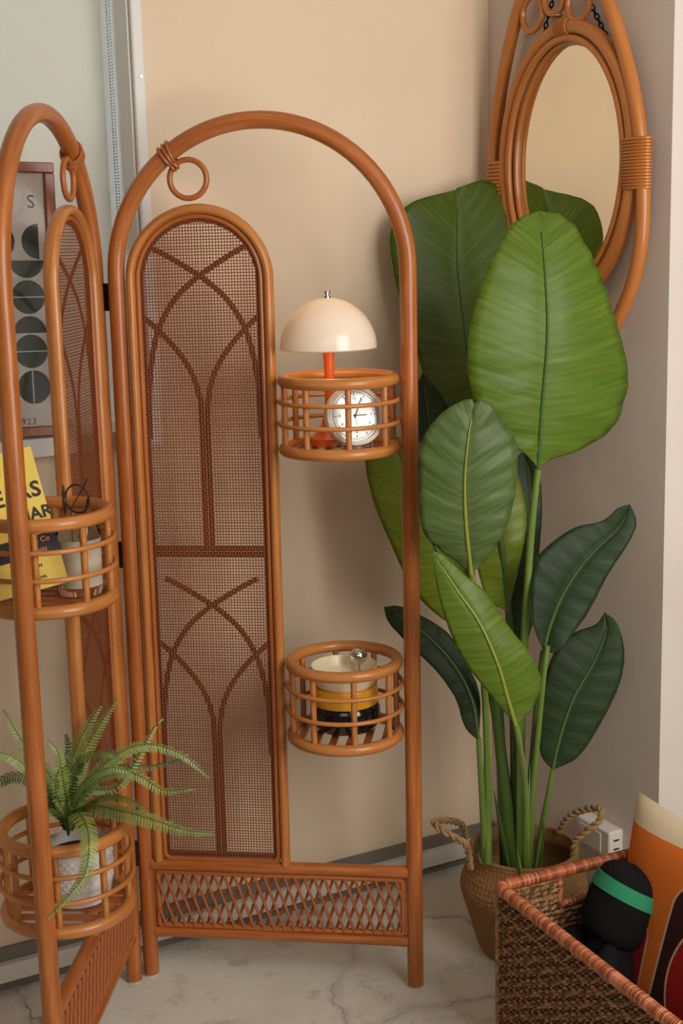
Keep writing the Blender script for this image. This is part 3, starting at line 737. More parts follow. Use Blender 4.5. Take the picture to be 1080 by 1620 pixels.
# ================================================================== BIG PLANT
PX, PY = .3514, 2.6004
plant = thing('bird_of_paradise', (PX, PY, .02), 'tall broad-leaved green plant growing from the seagrass basket', 'plant')
def leaf(mid, left, right, mt_, rib='midrib', camber=.05, ripple=.0012, freq=70, N=36, Mx=7, ribr=.0035, split=None):
    A_ = spline([aty(*q) for q in mid], N); L_ = spline([aty(*q) for q in left], N); R2 = spline([aty(*q) for q in right], N)
    G = np.zeros((N, 2*Mx+1, 3)); vd = unit(CO-A_[N//2])
    ln = np.linalg.norm(A_[0]-A_[-1]); uvs = {}
    for i in range(N):
        T = unit(A_[min(i+1, N-1)]-A_[max(i-1, 0)]); S = unit(R2[i]-L_[i]) if np.linalg.norm(R2[i]-L_[i]) > 1e-6 else unit(np.cross(T, vd))
        n_ = unit(np.cross(S, T)); n_ = n_ if n_@vd > 0 else -n_
        for j in range(-Mx, Mx+1):
            w_ = abs(j)/Mx; E_ = R2[i] if j > 0 else L_[i]
            wd = np.linalg.norm(E_-A_[i])
            q = A_[i]+(E_-A_[i])*w_
            q = q+n_*(camber*wd*(4*w_*(1-w_))*.6 + ripple*math.sin(freq*(i/(N-1)*ln*3-.5*w_*wd)+.8*math.sin(i*.7))*min(1, w_*2.5)*(1 if wd > .02 else 0))
            if j == 0: q = q-n_*.002
            G[i, j+Mx] = q; uvs[(i, j+Mx)] = ((1 if j > 0 else -1)*w_*wd, i/(N-1)*ln)
    mb = MB(); mb.grid(G, lambda a, b: uvs[(a, b)])
    o = part('leaf', mb, [M[mt_], M['leaf_edge']], plant, sharp=180)
    so = o.modifiers.new('solidify', 'SOLIDIFY'); so.thickness = .002; so.offset = 0; so.material_offset_rim = 1
    mb = MB(); K = int(N*.93); mb.tube([A_[i]+vd*.0012 for i in range(K)], np.linspace(ribr, ribr*.3, K), 8); part('midrib', mb, M[rib], o)
    return o
def stem(pts, r0, r1, mt_='stem', n=30):
    P_ = spline([aty(*q) for q in pts], n); mb = MB(); rr = np.linspace(r0, r1, n)
    mb.tube(P_, rr, 12); return part('stem', mb, M[mt_], plant)
# two tall leaves at the back wall
leaf([(757, 660, 2.76), (748, 600, 2.79), (736, 520, 2.83), (724, 420, 2.87), (724, 330, 2.90), (722, 300, 2.91)],
     [(757, 660, 2.76), (690, 663, 2.76), (667, 640, 2.77), (668, 590, 2.80), (640, 500, 2.82), (622, 430, 2.83), (617, 365, 2.835), (648, 322, 2.85), (722, 300, 2.91)],
     [(757, 660, 2.76), (800, 600, 2.80), (830, 500, 2.85), (838, 420, 2.88), (822, 335, 2.91), (796, 305, 2.925), (768, 285, 2.93), (722, 298, 2.91)], 'leaf_deep', 'midrib_dark', .04)
leaf([(851, 742, 2.44), (857, 650, 2.43), (866, 530, 2.43), (862, 430, 2.45), (853, 334, 2.50)],
     [(851, 742, 2.44), (835, 722, 2.43), (790, 690, 2.42), (756, 645, 2.41), (741, 600, 2.41), (740, 540, 2.41), (752, 480, 2.42), (782, 400, 2.44), (815, 350, 2.48), (853, 334, 2.50)],
     [(851, 742, 2.44), (870, 728, 2.45), (930, 705, 2.48), (972, 672, 2.50), (990, 620, 2.51), (991, 575, 2.50), (968, 490, 2.49), (938, 410, 2.49), (898, 346, 2.50), (853, 334, 2.50)], 'leaf_bright', 'midrib_dark', .09, .0034, 60, ribr=.0042)
leaf([(745, 908, 2.36), (737, 830, 2.34), (735, 760, 2.33), (741, 690, 2.33), (750, 640, 2.34)],
     [(745, 908, 2.36), (725, 890, 2.36), (690, 865, 2.35), (667, 835, 2.34), (662, 770, 2.34), (664, 705, 2.34), (690, 662, 2.34), (722, 638, 2.34), (746, 631, 2.34), (750, 642, 2.34)],
     [(745, 908, 2.36), (768, 885, 2.36), (795, 845, 2.35), (814, 785, 2.35), (818, 715, 2.35), (808, 680, 2.35), (795, 668, 2.35), (778, 640, 2.34), (757, 632, 2.34), (750, 642, 2.34)], 'leaf_blue', 'midrib', .09, .003, 75, ribr=.004)
leaf([(816, 1148, 2.30), (803, 1105, 2.29), (787, 1050, 2.28), (758, 985, 2.28), (720, 930, 2.29), (684, 873, 2.31)],
     [(816, 1148, 2.30), (800, 1128, 2.30), (768, 1090, 2.29), (730, 1040, 2.29), (703, 975, 2.29), (690, 920, 2.30), (684, 873, 2.31)],
     [(816, 1148, 2.30), (838, 1125, 2.31), (853, 1095, 2.31), (855, 1072, 2.31), (838, 1035, 2.30), (802, 988, 2.30), (768, 937, 2.30), (738, 912, 2.30), (700, 878, 2.31), (684, 873, 2.31)], 'leaf_bright', 'midrib', .08, .0018, 90)
leaf([(757, 1172, 2.46), (747, 1110, 2.47), (722, 1058, 2.48), (680, 1010, 2.50), (635, 978, 2.52), (607, 961, 2.54)],
     [(757, 1172, 2.46), (735, 1150, 2.46), (720, 1105, 2.46), (690, 1062, 2.47), (645, 1018, 2.49), (615, 985, 2.52), (607, 961, 2.54)],
     [(757, 1172, 2.46), (758, 1100, 2.48), (738, 1050, 2.49), (708, 1002, 2.51), (662, 972, 2.53), (630, 959, 2.54), (607, 961, 2.54)], 'leaf_dark', 'midrib_dark', .07, .001)
leaf([(860, 1032, 2.46), (870, 990, 2.47), (893, 935, 2.48), (932, 880, 2.49), (978, 835, 2.50), (996, 798, 2.50)],
     [(860, 1032, 2.46), (842, 985, 2.46), (839, 930, 2.47), (846, 888, 2.48), (868, 862, 2.49), (908, 835, 2.50), (952, 824, 2.50), (978, 803, 2.50), (996, 798, 2.50)],
     [(860, 1032, 2.46), (885, 1030, 2.45), (908, 1000, 2.46), (932, 965, 2.47), (962, 908, 2.48), (996, 855, 2.49), (1006, 825, 2.50), (996, 798, 2.50)], 'leaf_dark', 'midrib_dark', .08, .001)
leaf([(874, 1218, 2.48), (886, 1165, 2.49), (907, 1105, 2.50), (938, 1050, 2.51), (958, 1000, 2.52), (956, 969, 2.53)],
     [(874, 1218, 2.48), (856, 1195, 2.49), (852, 1150, 2.50), (860, 1080, 2.51), (880, 1025, 2.52), (910, 1000, 2.53), (942, 988, 2.53), (956, 969, 2.53)],
     [(874, 1218, 2.48), (915, 1196, 2.48), (952, 1140, 2.49), (980, 1080, 2.50), (987, 1030, 2.51), (975, 985, 2.52), (956, 969, 2.53)], 'leaf_dark', 'midrib_dark', .07, .001)
# leaves behind
leaf([(740, 985, 2.62), (705, 900, 2.63), (668, 820, 2.65), (640, 740, 2.67), (625, 690, 2.68)],
     [(740, 985, 2.62), (705, 982, 2.63), (655, 935, 2.64), (618, 860, 2.66), (590, 790, 2.67), (578, 725, 2.68), (598, 690, 2.68), (625, 690, 2.68)],
     [(740, 985, 2.62), (752, 930, 2.63), (742, 850, 2.64), (718, 770, 2.66), (670, 705, 2.68), (625, 690, 2.68)], 'leaf_olive', 'midrib_dark', .05)
leaf([(803, 968, 2.56), (797, 900, 2.56), (792, 830, 2.57), (795, 760, 2.58), (800, 715, 2.59)],
     [(803, 968, 2.56), (770, 945, 2.56), (752, 880, 2.57), (752, 810, 2.58), (765, 750, 2.59), (800, 715, 2.59)],
     [(803, 968, 2.56), (815, 920, 2.57), (828, 860, 2.57), (832, 815, 2.58), (822, 760, 2.59), (800, 715, 2.59)], 'leaf_olive', 'stem_dark', .05)
leaf([(826, 1035, 2.66), (832, 940, 2.67), (838, 840, 2.68), (838, 760, 2.70), (828, 712, 2.71)],
     [(826, 1035, 2.66), (806, 990, 2.67), (808, 900, 2.68), (815, 800, 2.69), (812, 735, 2.70), (828, 712, 2.71)],
     [(826, 1035, 2.66), (846, 970, 2.67), (852, 880, 2.68), (857, 800, 2.69), (850, 735, 2.70), (828, 712, 2.71)], 'leaf_dark', 'midrib_dark', .05)
leaf([(705, 860, 2.70), (692, 780, 2.71), (682, 690, 2.73), (672, 620, 2.75), (668, 590, 2.76)],
     [(705, 860, 2.70), (660, 800, 2.71), (645, 700, 2.73), (650, 630, 2.75), (668, 590, 2.76)],
     [(705, 860, 2.70), (728, 800, 2.71), (725, 700, 2.73), (700, 630, 2.75), (668, 590, 2.76)], 'leaf_dark', 'midrib_dark', .05)
# stems down into the basket
stem([(851, 742, 2.44), (845, 790, 2.45), (838, 870, 2.47), (830, 1000, 2.50), (824, 1150, 2.54), (822, 1385, 2.58)], .0062, .0095)
stem([(790, 835, 2.56), (799, 920, 2.565), (806, 1000, 2.57), (812, 1150, 2.58), (815, 1385, 2.60)], .006, .009, 'stem_dark')
stem([(745, 905, 2.37), (752, 950, 2.39), (764, 1060, 2.44), (770, 1180, 2.48), (772, 1365, 2.52)], .0055, .008)
stem([(757, 1168, 2.46), (758, 1190, 2.465), (763, 1270, 2.49), (768, 1365, 2.53)], .005, .008)
stem([(816, 1146, 2.30), (822, 1180, 2.32), (831, 1260, 2.40), (832, 1385, 2.52)], .0052, .0085)
stem([(866, 1022, 2.45), (861, 1060, 2.455), (852, 1150, 2.48), (842, 1260, 2.52), (836, 1385, 2.56)], .0045, .0075)
stem([(874, 1216, 2.48), (866, 1260, 2.50), (855, 1320, 2.54), (846, 1385, 2.57)], .0045, .007)
stem([(858, 1030, 2.47), (848, 1120, 2.51), (838, 1250, 2.55), (828, 1385, 2.60)], .0045, .008, 'stem_dark')
stem([(740, 985, 2.62), (775, 1090, 2.61), (795, 1240, 2.60), (806, 1385, 2.60)], .005, .012, 'stem_dark')
stem([(780, 1075, 2.60), (790, 1170, 2.59), (800, 1270, 2.58), (808, 1385, 2.58)], .0085, .0165, 'stem_dark')
stem([(757, 660, 2.76), (775, 900, 2.72), (790, 1150, 2.65), (800, 1385, 2.62)], .006, .012, 'stem_dark')
def shoot(pts, wpx, mt_):
    P_ = spline([aty(*q) for q in pts], 14); rr = [wpx/2174*2.5*max(.08, math.sin(PI*min(1, .25+.75*i/13*.9))) if i < 13 else .0004 for i in range(14)]
    rr = [wpx/2174*2.5*(1-(i/13)**2.2)+.0003 for i in range(14)]
    mb = MB(); mb.tube(P_, rr, 10, flat=.5); part('shoot', mb, M[mt_], plant)
shoot([(834, 1330, 2.49), (836, 1270, 2.48), (838, 1208, 2.47)], 4.0, 'shoot')
shoot([(806, 1375, 2.52), (792, 1310, 2.52), (780, 1246, 2.52)], 10, 'stem_dark')
shoot([(826, 1385, 2.49), (820, 1358, 2.49), (817, 1334, 2.49)], 6, 'stem')
shoot([(852, 1375, 2.52), (858, 1335, 2.52), (860, 1296, 2.52)], 5, 'stem_dark')
shoot([(852, 1385, 2.52), (854, 1370, 2.52), (856, 1356, 2.52)], 5, 'stem')
shoot([(764, 1365, 2.53), (758, 1345, 2.54), (754, 1330, 2.54)], 6, 'stem')

# ================================================================== SEAGRASS BASKET of the plant
gb_ = thing('seagrass_basket', (PX, PY, 0), 'round belly seagrass basket with two braided handles holding the plant', 'basket')
m = M['seagrass'] = mat('seagrass', (176, 134, 84), .75)
b1 = nd(m, 'ShaderNodeTexBrick'); lk(m, coords(m, 'UV', (46, 30, 1), (0, 0, .6)), b1.inputs['Vector']); b1.inputs['Scale'].default_value = 1; b1.inputs['Mortar Size'].default_value = .06
b1.inputs['Color1'].default_value = lin((206, 160, 104)); b1.inputs['Color2'].default_value = lin((168, 122, 72)); b1.inputs['Mortar'].default_value = lin((104, 70, 38))
c = mixc(m, ramp(m, noise(m, coords(m, 'UV', (60, 40, 1)), 1.5, 4), [(.35, (0, 0, 0)), (.7, (190, 190, 190))]), b1.outputs[0], lin((150, 106, 62)))
lk(m, c, bsdf(m).inputs['Base Color']); bump(m, b1.outputs['Fac'], -.5, .004)
ctl = [(.075, .002), (.088, .004), (.098, .03), (.112, .08), (.124, .12), (.128, .145), (.120, .17), (.109, .195), (.1085, .218)]
pr2 = [(q[0], q[1]) for q in spline([V(r, 0, h) for r, h in ctl], 110)[:, [0, 2]]]
def weave(a, f): return 1+.013*math.sin(a*38+f*46*1.55)*math.sin(a*38-f*46*1.55)
mb = MB(); mb.lathe(pr2, (PX, PY, 0), 304, wob=weave); mb.lathe([(r-.006, h) for r, h in pr2[::-1]], (PX, PY, .0), 96); part('woven_body', mb, M['seagrass'], gb_)
mb = MB(); mb.lathe([(0, .003), (.078, .003)], (PX, PY, 0), 40); part('bottom', mb, M['seagrass'], gb_)
mb = MB(); mb.lathe([(0, .125), (.04, .128), (.09, .122), (.112, .12)], (PX, PY, 0), 40, wob=lambda a, f: 1-.0*f); part('soil', mb, M['soil'], gb_, label='dark potting filler')
def braid(mb, pts, r, turns, off):
    P_ = np.asarray(pts); n = len(P_); T = np.gradient(P_, axis=0); T /= np.linalg.norm(T, axis=1)[:, None]
    up = V(0, 0, 1)
    for ph in (0, PI):
        Q = []
        for i in range(n):
            N_ = unit(np.cross(T[i], V(.3, .2, 1))); B_ = np.cross(T[i], N_); a_ = 2*PI*turns*i/(n-1)+ph
            Q.append(P_[i]+(N_*math.cos(a_)+B_*math.sin(a_))*off)
        mb.tube(Q, r, 7)
ts = np.arange(300)*2*PI/300; mb = MB()
for ph in (0, PI): mb.tube([(PX+math.cos(t)*(.1065+.0022*math.cos(t*60+ph)), PY+math.sin(t)*(.1065+.0022*math.cos(t*60+ph)), .2185+.0022*math.sin(t*60+ph)) for t in ts], .0026, 6, closed=True)
part('braided_rim', mb, M['seagrass'], gb_)
hd = [[(744, 1375, 2.53), (741, 1350, 2.53), (735, 1335, 2.52), (715, 1322, 2.51), (696, 1312, 2.52), (687, 1301, 2.54), (698, 1298, 2.57), (718, 1300, 2.60), (732, 1307, 2.62), (736, 1325, 2.63)],
      [(905, 1370, 2.56), (908, 1335, 2.56), (915, 1325, 2.555), (932, 1312, 2.55), (948, 1298, 2.55), (951, 1281, 2.56), (940, 1278, 2.58), (915, 1284, 2.61), (895, 1297, 2.63), (884, 1318, 2.65)]]
m = M['seagrass_cord'] = mat('seagrass_cord', (170, 132, 88), .75)
lk(m, ramp(m, noise(m, coords(m, 'UV', (20, 4, 1)), 2, 4), [(.3, (122, 86, 50)), (.7, (186, 150, 104))]), bsdf(m).inputs['Base Color'])
for h_ in hd:
    mb = MB(); braid(mb, spline([aty(*q) for q in h_], 90), .0042, 9, .0036); part('handle', mb, M['seagrass_cord'], gb_)

# ================================================================== FERN
fpz = .3705
fc = pt(PL, .402, 0, 0); fcx = aty(124, 1372, fc[1]+.026)[0]; fc = V(fcx, fc[1]+.026, fpz)
fern = thing('potted_fern', fc, 'small fern in a diamond-textured white pot on lower left basket', 'fern')
M['pot'] = mat('white_ceramic', (214, 210, 204), .45)
RP = .058
def quilt(a, f): return 1+(.03*abs(math.sin(a*14+f*20))*abs(math.sin(a*14-f*20)) if .3 < f < .93 else 0)
pf = [(0, 0), (.048, 0)]+[(.050+.008*min(1, k/16), .003+k*.0019) for k in range(48)]
pf = [(.050+.008*math.sin(min(1, k/30)*PI/2), .002+k*.0019) for k in range(50)]
mb = MB(); mb.lathe(pf, fc, 112, wob=quilt); mb.lathe([(r-.005, h) for r, h in pf[::-1]], fc, 40); mb.lathe([(0, .002), (.05, .002)], fc, 40); pot = part('pot', mb, M['pot'], fern, sharp=25, label='white pot with raised diamond pattern')
mb = MB(); mb.lathe([(0, .080), (.0525, .076)], fc, 30); part('soil', mb, M['soil'], pot)
def frond(pts, wd, mt_, droop=.25):
    P_ = [aty(*q) for q in pts]; n = max(8, int(sum(np.linalg.norm(P_[k+1]-P_[k]) for k in range(len(P_)-1))/.0052/2)); P_ = spline(P_, n*2); mb = MB(); mb.tube(P_, np.linspace(.0013, .0005, n*2), 5, mat=1)
    T = np.gradient(P_, axis=0); T /= np.linalg.norm(T, axis=1)[:, None]
    for i in range(3, 2*n-1):
        f_ = i/(2*n-1); S = unit(np.cross(T[i], V(.15, -.45, .9))); U_ = unit(np.cross(S, T[i]))
        if U_[2] < 0: U_ = -U_
        ln = 1.15*wd*min(1, f_*3.2+.12)*(1-f_**2.6)**.8+.0015
        for sd in (-1, 1):
            dr = unit(S*sd+T[i]*.45-U_*droop+U_*random.uniform(-.15, .15)); side = unit(T[i]-dr*(T[i]@dr))
            b0 = P_[i]; hw = .0023*(1-.35*f_)
            vs = [b0-side*hw*.6, b0+side*hw*.6, b0+dr*ln*.35+side*hw*1.15-U_*.0004, b0+dr*ln*.35-side*hw*1.15-U_*.0004, b0+dr*ln*.75+side*hw*.8-U_*.001, b0+dr*ln*.75-side*hw*.8-U_*.001, b0+dr*ln+T[i]*.0012-U_*.002]
            mb.add(vs, [[0, 1, 2, 3], [3, 2, 4, 5], [5, 4, 6]], [[(i*.01, .3)]*4, [(i*.01, .5)]*4, [(i*.01, .7)]*3])
    part('frond', mb, [M[mt_], M['fern_dark']], fern, smooth=False)
c0 = (108, 1322, fc[1]); Y = fc[1]
FR = [([c0, (118, 1285, Y), (150, 1275, Y-.03), (220, 1290, Y-.07), (290, 1312, Y-.10), (342, 1318, Y-.12)], .020, 'fern'),
      ([c0, (125, 1260, Y+.02), (170, 1205, Y+.05), (225, 1178, Y+.08), (285, 1192, Y+.09), (334, 1232, Y+.08)], .016, 'fern'),
      ([c0, (125, 1265, Y), (165, 1222, Y-.01), (215, 1225, Y-.02), (260, 1250, Y-.03), (312, 1246, Y-.04)], .014, 'fern'),
      ([c0, (112, 1260, Y+.02), (128, 1200, Y+.04), (158, 1145, Y+.05), (186, 1104, Y+.05)], .017, 'fern_light'),
      ([c0, (105, 1250, Y+.03), (118, 1190, Y+.06), (140, 1145, Y+.08), (160, 1114, Y+.09)], .017, 'fern'),
      ([c0, (100, 1270, Y+.01), (78, 1225, Y+.03), (40, 1180, Y+.05), (5, 1122, Y+.06)], .015, 'fern'),
      ([c0, (90, 1270, Y-.01), (55, 1225, Y-.02), (15, 1195, Y-.03), (-40, 1185, Y-.04)], .018, 'fern_light'),
      ([c0, (92, 1275, Y-.02), (60, 1238, Y-.05), (15, 1228, Y-.08), (-35, 1262, Y-.10)], .020, 'fern_dark'),
      ([c0, (116, 1288, Y-.04), (130, 1292, Y-.09), (141, 1330, Y-.15), (130, 1390, Y-.18), (72, 1455, Y-.20)], .017, 'fern_light'),
      ([c0, (118, 1280, Y), (140, 1250, Y+.02), (190, 1240, Y+.04), (245, 1150, Y+.10), (258, 1136, Y+.11)], .010, 'fern'),
      ([c0, (110, 1255, Y-.02), (125, 1205, Y-.03), (165, 1190, Y-.03), (200, 1205, Y-.02)], .015, 'fern_dark'),
      ([c0, (104, 1265, Y-.02), (98, 1225, Y-.03), (92, 1190, Y-.03), (75, 1170, Y-.03)], .013, 'fern_light'),
      ([c0, (112, 1270, Y-.03), (135, 1235, Y-.05), (175, 1215, Y-.06), (210, 1222, Y-.06)], .014, 'fern'),
      ([c0, (120, 1290, Y-.02), (155, 1262, Y-.05), (195, 1262, Y-.07), (235, 1280, Y-.08)], .012, 'fern_dark'),
      ([c0, (102, 1285, Y-.03), (90, 1262, Y-.05), (88, 1235, Y-.06), (95, 1215, Y-.06)], .012, 'fern'),
      ([c0, (125, 1255, Y+.04), (175, 1215, Y+.06), (240, 1212, Y+.08), (300, 1198, Y+.09)], .010, 'fern_dark'),
      ([c0, (100, 1290, Y-.04), (82, 1280, Y-.07), (66, 1290, Y-.08), (55, 1320, Y-.09)], .013, 'fern_dark'),
      ([c0, (108, 1280, Y+.03), (104, 1240, Y+.06), (110, 1190, Y+.09), (104, 1160, Y+.10)], .014, 'fern_dark')]
for q, wd, mt_ in FR: frond(q, wd, mt_)

# ================================================================== SQUARE WICKER HAMPER at the front
C0 = V(.254, 2.204, 0); ea = math.radians(24.5); e1 = V(math.cos(ea), math.sin(ea), 0); e2 = V(e1[1], -e1[0], 0); ZR = .33
HW_, HL = .35, .50
hamper = thing('wicker_hamper', C0, 'open rectangular rope-woven basket with wrapped rattan rim', 'basket')
for nm, cs in (('rope', ((92, 60, 34), (150, 108, 66), (190, 150, 102))), ('rope_dark', ((56, 36, 21), (102, 70, 42), (146, 106, 68)))):
    m = M[nm] = mat(nm, cs[1], .7)
    lk(m, ramp(m, noise(m, coords(m, 'Object', (1, 1, 1)), 90, 4, .75), [(.3, cs[0]), (.5, cs[1]), (.72, cs[2])]), bsdf(m).inputs['Base Color'])
M['gap_shade'] = mat('gap_shade_backing', (46, 29, 17), .9)  # dark colour stands in for shade in the gaps between ropes
def hp(a, b, z): return C0+e1*a+e2*b+V(0, 0, z)
rows = 31; zh = ZR-.012
def wall(pa, pb, dirn, cut=None):
    mb = MB(); L_ = np.linalg.norm(pb-pa); d = (pb-pa)/L_; n_ = np.cross(d, V(0, 0, 1))
    for k in range(rows):
        z = .008+(zh-.008)*k/(rows-1); spans = [(0, L_)]
        if cut and cut[2] < z < cut[3]: spans = [(0, cut[0]), (cut[1], L_)]
        p0 = random.random()*6
        for s0, s1 in spans:
            nn_ = max(6, int((s1-s0)/.0042)); ss = np.linspace(s0, s1, nn_)
            for ph in (0, PI):
                mb.tube([pa+d*s+V(0, 0, z+.0024*math.sin(s*330+ph+p0))+n_*(.0026*math.cos(s*330+ph+p0)+.0022*math.sin(s*165+(k % 2)*PI)) for s in ss], .0032*random.uniform(.85, 1.15), 5, caps=False, mat=0 if ph == 0 or k % 3 == 0 else 1)
    hb = (zc0-.004) if cut else zh
    mb.cbox((pa+pb)/2+V(0, 0, hb/2), d*L_, n_*.0025, V(0, 0, hb), mat=2)  # added backing sheet, coloured to darken the weave gaps
    part('woven_wall', mb, [M['rope'], M['rope_dark'], M['gap_shade']], hamper, kind='stuff')
cb_, ce_, zc0, zc1 = .125, .225, ZR-.062, ZR
wall(hp(0, 0, 0), hp(HW_, 0, 0), 1, (cb_, ce_, zc0, zc1)); wall(hp(0, 0, 0), hp(0, HL, 0), 1); wall(hp(HW_, 0, 0), hp(HW_, HL, 0), 1); wall(hp(0, HL, 0), hp(HW_, HL, 0), 1)
mb = MB(); mb.box(hp(0, 0, .002), e1*HW_, e2*HL, V(0, 0, .006)); part('bottom', mb, M['rope'], hamper, False)
def wrapped(name, pts, r, closed=False, pitch=.0043):
    pts = np.asarray(pts); L_ = np.sum(np.linalg.norm(np.diff(np.vstack([pts, pts[:1]]) if closed else pts, axis=0), axis=1))
    n = int(L_/pitch)*4; P_ = []
    Q = np.vstack([pts, pts[:1]]) if closed else pts
    cum = np.concatenate([[0], np.cumsum(np.linalg.norm(np.diff(Q, axis=0), axis=1))])
    for s in np.linspace(0, L_, n, endpoint=not closed): P_.append([np.interp(s, cum, Q[:, k]) for k in range(3)])
    rr = [r*(.99, 1.05, 1.03, .80)[i % 4] for i in range(n)]
    mb = MB(); mb.tube(P_, rr, 12, closed=closed); return part(name, mb, M['rim'], hamper, sharp=180)
m = M['rim'] = rattan('rim_wrap', (132, 62, 30), (172, 86, 46), (204, 124, 78), .38, .3)
sx_ = nd(m, 'ShaderNodeSeparateXYZ'); lk(m, coords(m, 'UV', (1, 1, 1)), sx_.inputs[0])
fl_ = nd(m, 'ShaderNodeMath', operation='FLOOR'); dv_ = nd(m, 'ShaderNodeMath', operation='DIVIDE'); dv_.inputs[1].default_value = .0043
lk(m, sx_.outputs[0], dv_.inputs[0]); lk(m, dv_.outputs[0], fl_.inputs[0]); wn = nd(m, 'ShaderNodeTexWhiteNoise', noise_dimensions='1D'); lk(m, fl_.outputs[0], wn.inputs['W'])
lk(m, ramp(m, wn.outputs['Value'], [(0, (128, 60, 30)), (.5, (176, 92, 52)), (1, (204, 128, 84))]), bsdf(m).inputs['Base Color'])
rc = .016; rp = []
for (a_, b_), a0 in (((rc, rc), PI), ((HW_-rc, rc), 1.5*PI), ((HW_-rc, HL-rc), 0), ((rc, HL-rc), .5*PI)):
    for q in np.linspace(a0, a0+PI/2, 7): rp.append(hp(a_+rc*math.cos(q), b_+rc*math.sin(q), ZR))
wrapped('rim', rp, .0105, True)
wrapped('handle_border', [hp(cb_, 0, ZR-.006), hp(cb_, 0, zc0+.006), hp(cb_+.006, 0, zc0), hp(ce_-.006, 0, zc0), hp(ce_, 0, zc0+.006), hp(ce_, 0, ZR-.006)], .0062)
for a_, b_ in ((0, 0), (HW_, 0), (0, HL), (HW_, HL)):
    mb = MB(); mb.tube([hp(a_, b_, .002), hp(a_, b_, ZR-.008)], .006, 8); part('corner_post', mb, M['rope'], hamper)

# ---- cushion inside it
cu = thing('cushion', hp(.22, .25, .02), 'orange cushion with cream top edge and wavy stripes standing in the hamper', 'cushion')
m = M['cushion'] = mat('printed_linen', (220, 120, 40), .85)
uv = coords(m, 'UV'); sp = nd(m, 'ShaderNodeSeparateXYZ'); lk(m, uv, sp.inputs[0])
def mth(op, a, b=None, c_=None):
    x = nd(m, 'ShaderNodeMath', operation=op)
    for k, v in enumerate((a, b, c_)):
        if v is None: continue
        if isinstance(v, (int, float)): x.inputs[k].default_value = v
        else: lk(m, v, x.inputs[k])
    return x.outputs[0]
U_, V_ = sp.outputs[0], sp.outputs[1]
# stripes run up the cloth and bow outwards: s is distance to a bowed centre line
Um = mth('SUBTRACT', .56, mth('ABSOLUTE', mth('SUBTRACT', U_, .56)))
l1 = mth('SUBTRACT', mth('MULTIPLY_ADD', V_, .09, .275), mth('MULTIPLY', mth('POWER', mth('MAXIMUM', mth('SUBTRACT', V_, .52), 0), 2), 22))
l2 = mth('ADD', mth('MULTIPLY_ADD', V_, .15, .331), mth('MULTIPLY', mth('POWER', mth('MAXIMUM', mth('SUBTRACT', V_, .70), 0), 2), 5))
l3 = mth('ADD', mth('MULTIPLY', mth('POWER', mth('ABSOLUTE', mth('SUBTRACT', V_, .40)), 2), 1.6), .461)
ORANGE, RED, MAROON, CREAM = lin((228, 118, 38)), lin((158, 22, 15)), lin((56, 18, 15)), lin((214, 184, 146))
c = mixc(m, mth('LESS_THAN', Um, l1), ORANGE, RED)
c = mixc(m, mth('GREATER_THAN', Um, l2), c, MAROON)
c = mixc(m, mth('GREATER_THAN', Um, l3), c, lin((170, 22, 18)))
for l_ in (l1, l2, l3): c = mixc(m, mth('LESS_THAN', mth('ABSOLUTE', mth('SUBTRACT', Um, l_)), .0055), c, CREAM)
c = mixc(m, mth('GREATER_THAN', mth('MULTIPLY_ADD', U_, -.06, V_), .888), c, lin((224, 204, 172)))
lk(m, c, bsdf(m).inputs['Base Color'])
ww = nd(m, 'ShaderNodeTexWave'); ww.inputs['Scale'].default_value = 90; lk(m, uv, ww.inputs['Vector']); bump(m, ww.outputs['Fac'], .12, .0008)
CS = .434; ctl_ = hp(.268, .012, .437); cub = hp(.200, .022, .03); cup = unit(ctl_-cub); crt = unit(e2-cup*(e2@cup)); cnn = np.cross(crt, cup); cnn = cnn if cnn@e1 < 0 else -cnn
NG = 40
def cush(side):
    G = np.zeros((NG+1, NG+1, 3))
    for i in range(NG+1):
        for j in range(NG+1):
            u_, v_ = j/NG, i/NG; x, y = 2*u_-1, 2*v_-1
            puff = .05*((1-x**4)*(1-y**4))**.75
            pin = 1-.045*(1-y*y)*abs(x)**3; piny = 1-.045*(1-x*x)*abs(y)**3
            G[i, j] = cub+crt*CS*(.5+.5*x*pin)+cup*CS*(.5+.5*y*piny)-cnn*.01+cnn*side*puff
    return G
mb = MB(); mb.grid(cush(1)); q = MB(); q.grid(cush(-1)[:, ::-1], lambda a, b: (1-b/NG, a/NG)); mb.add(q.v, q.f, q.uv); part('cover', mb, M['cushion'], cu, sharp=180)

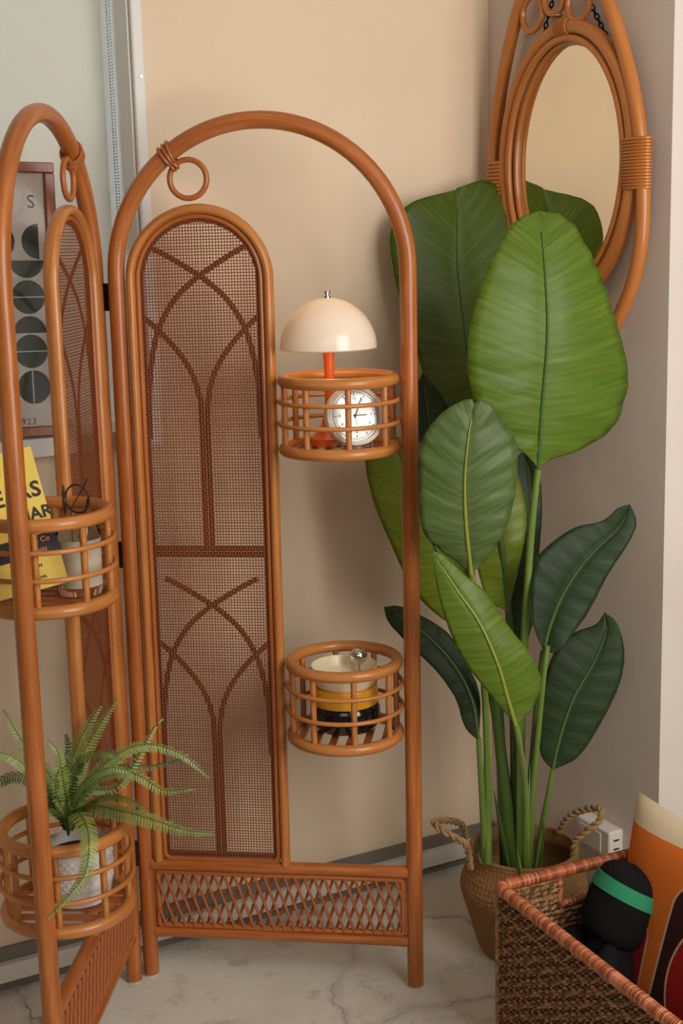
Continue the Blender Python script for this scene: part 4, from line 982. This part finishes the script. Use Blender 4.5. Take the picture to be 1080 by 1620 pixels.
# ---- plain black plush with a green band
ph_ = hp(.196, .092, .297)
pl0 = thing('plush_toy', hp(.16, .10, .02), 'plain black rounded plush toy with green headband leaning on the cushion', 'plush')
m = M['plush'] = mat('black_fleece', (20, 19, 20), .95, spec=.2); bump(m, noise(m, coords(m, 'Object'), 500, 2), .3, .001)
M['band'] = mat('green_fabric', (38, 132, 92), .8); bump(M['band'], noise(M['band'], coords(M['band'], 'Object'), 700, 2), .2, .0006)
tilt = unit(V(.52, .22, 1))
hpf = [(0, -.072), (.03, -.071), (.047, -.062), (.056, -.045), (.059, -.02), (.0605, .005), (.0595, .028), (.053, .046), (.041, .056), (.021, .062), (0, .064)]
hpf = [(q[0]*1.04, q[2]*1.04) for q in spline([V(r, 0, h) for r, h in hpf], 30)]
mb = MB(); mb.lathe(hpf, ph_, 44, tilt)
bd = ph_-tilt*.055
body = [(0, -.15), (.03, -.15), (.05, -.13), (.055, -.10), (.05, -.06), (.040, -.02), (.032, .01)]
mb.lathe([(q[0], q[2]) for q in spline([V(r, 0, h) for r, h in body], 20)], bd, 36, unit(V(.12, .06, 1)))
part('body', mb, M['plush'], pl0)
tb2 = unit(tilt+e1*.12+V(-.1, .05, 0))
mb = MB()
rr_ = [(.0625, .008), (.0650, .009), (.0648, .022), (.0630, .034), (.0600, .0345), (.060, .008)]
mb.lathe(rr_, ph_, 48, tilt); part('headband', mb, M['band'], pl0, label='green fabric headband')
mb = MB()
for a0 in (-.2, 1.3, 2.9, 4.4):
    mb.tube([ph_+(unit(np.cross(tilt, V(0, 1, 0)))*math.cos(a0)+np.cross(tilt, unit(np.cross(tilt, V(0, 1, 0))))*math.sin(a0))*(r+.0004)+tilt*h for r, h in hpf[20:]], .0007, 5)
part('seam', mb, M['plush'], pl0)
for sd in (-1, 1):
    a0 = bd+tilt*(-.01)+e2*sd*.035-e1*.02; a1 = a0+e2*sd*.025-e1*.035+V(0, 0, -.03); a2 = a1-e1*.02+e2*-sd*.015+V(0, 0, -.03)
    mb = MB(); mb.tube(spline([a0, a1, a2], 12), [.012, .016, .018, .019, .019, .019, .019, .018, .018, .017, .014, .006], 14); part('arm', mb, M['plush'], pl0)

tgp = ph_+unit(V(.80, -.25, .55))*.066
mb = MB(); mb.lathe([(0, .003), (.004, .003), (.0045, .001), (.0045, 0), (0, 0)], tgp, 14, unit(V(.3, -.8, .5)))
M['tag_white'] = mat('tag_card', (226, 222, 214), .5)
mb.tube([tgp+V(.001, 0, 0), tgp+V(.004, -.006, -.016), tgp+V(.004, -.012, -.032)], .0016, 6, flat=.5)
part('hang_tag', mb, M['tag_white'], pl0, label='small white hang tag')
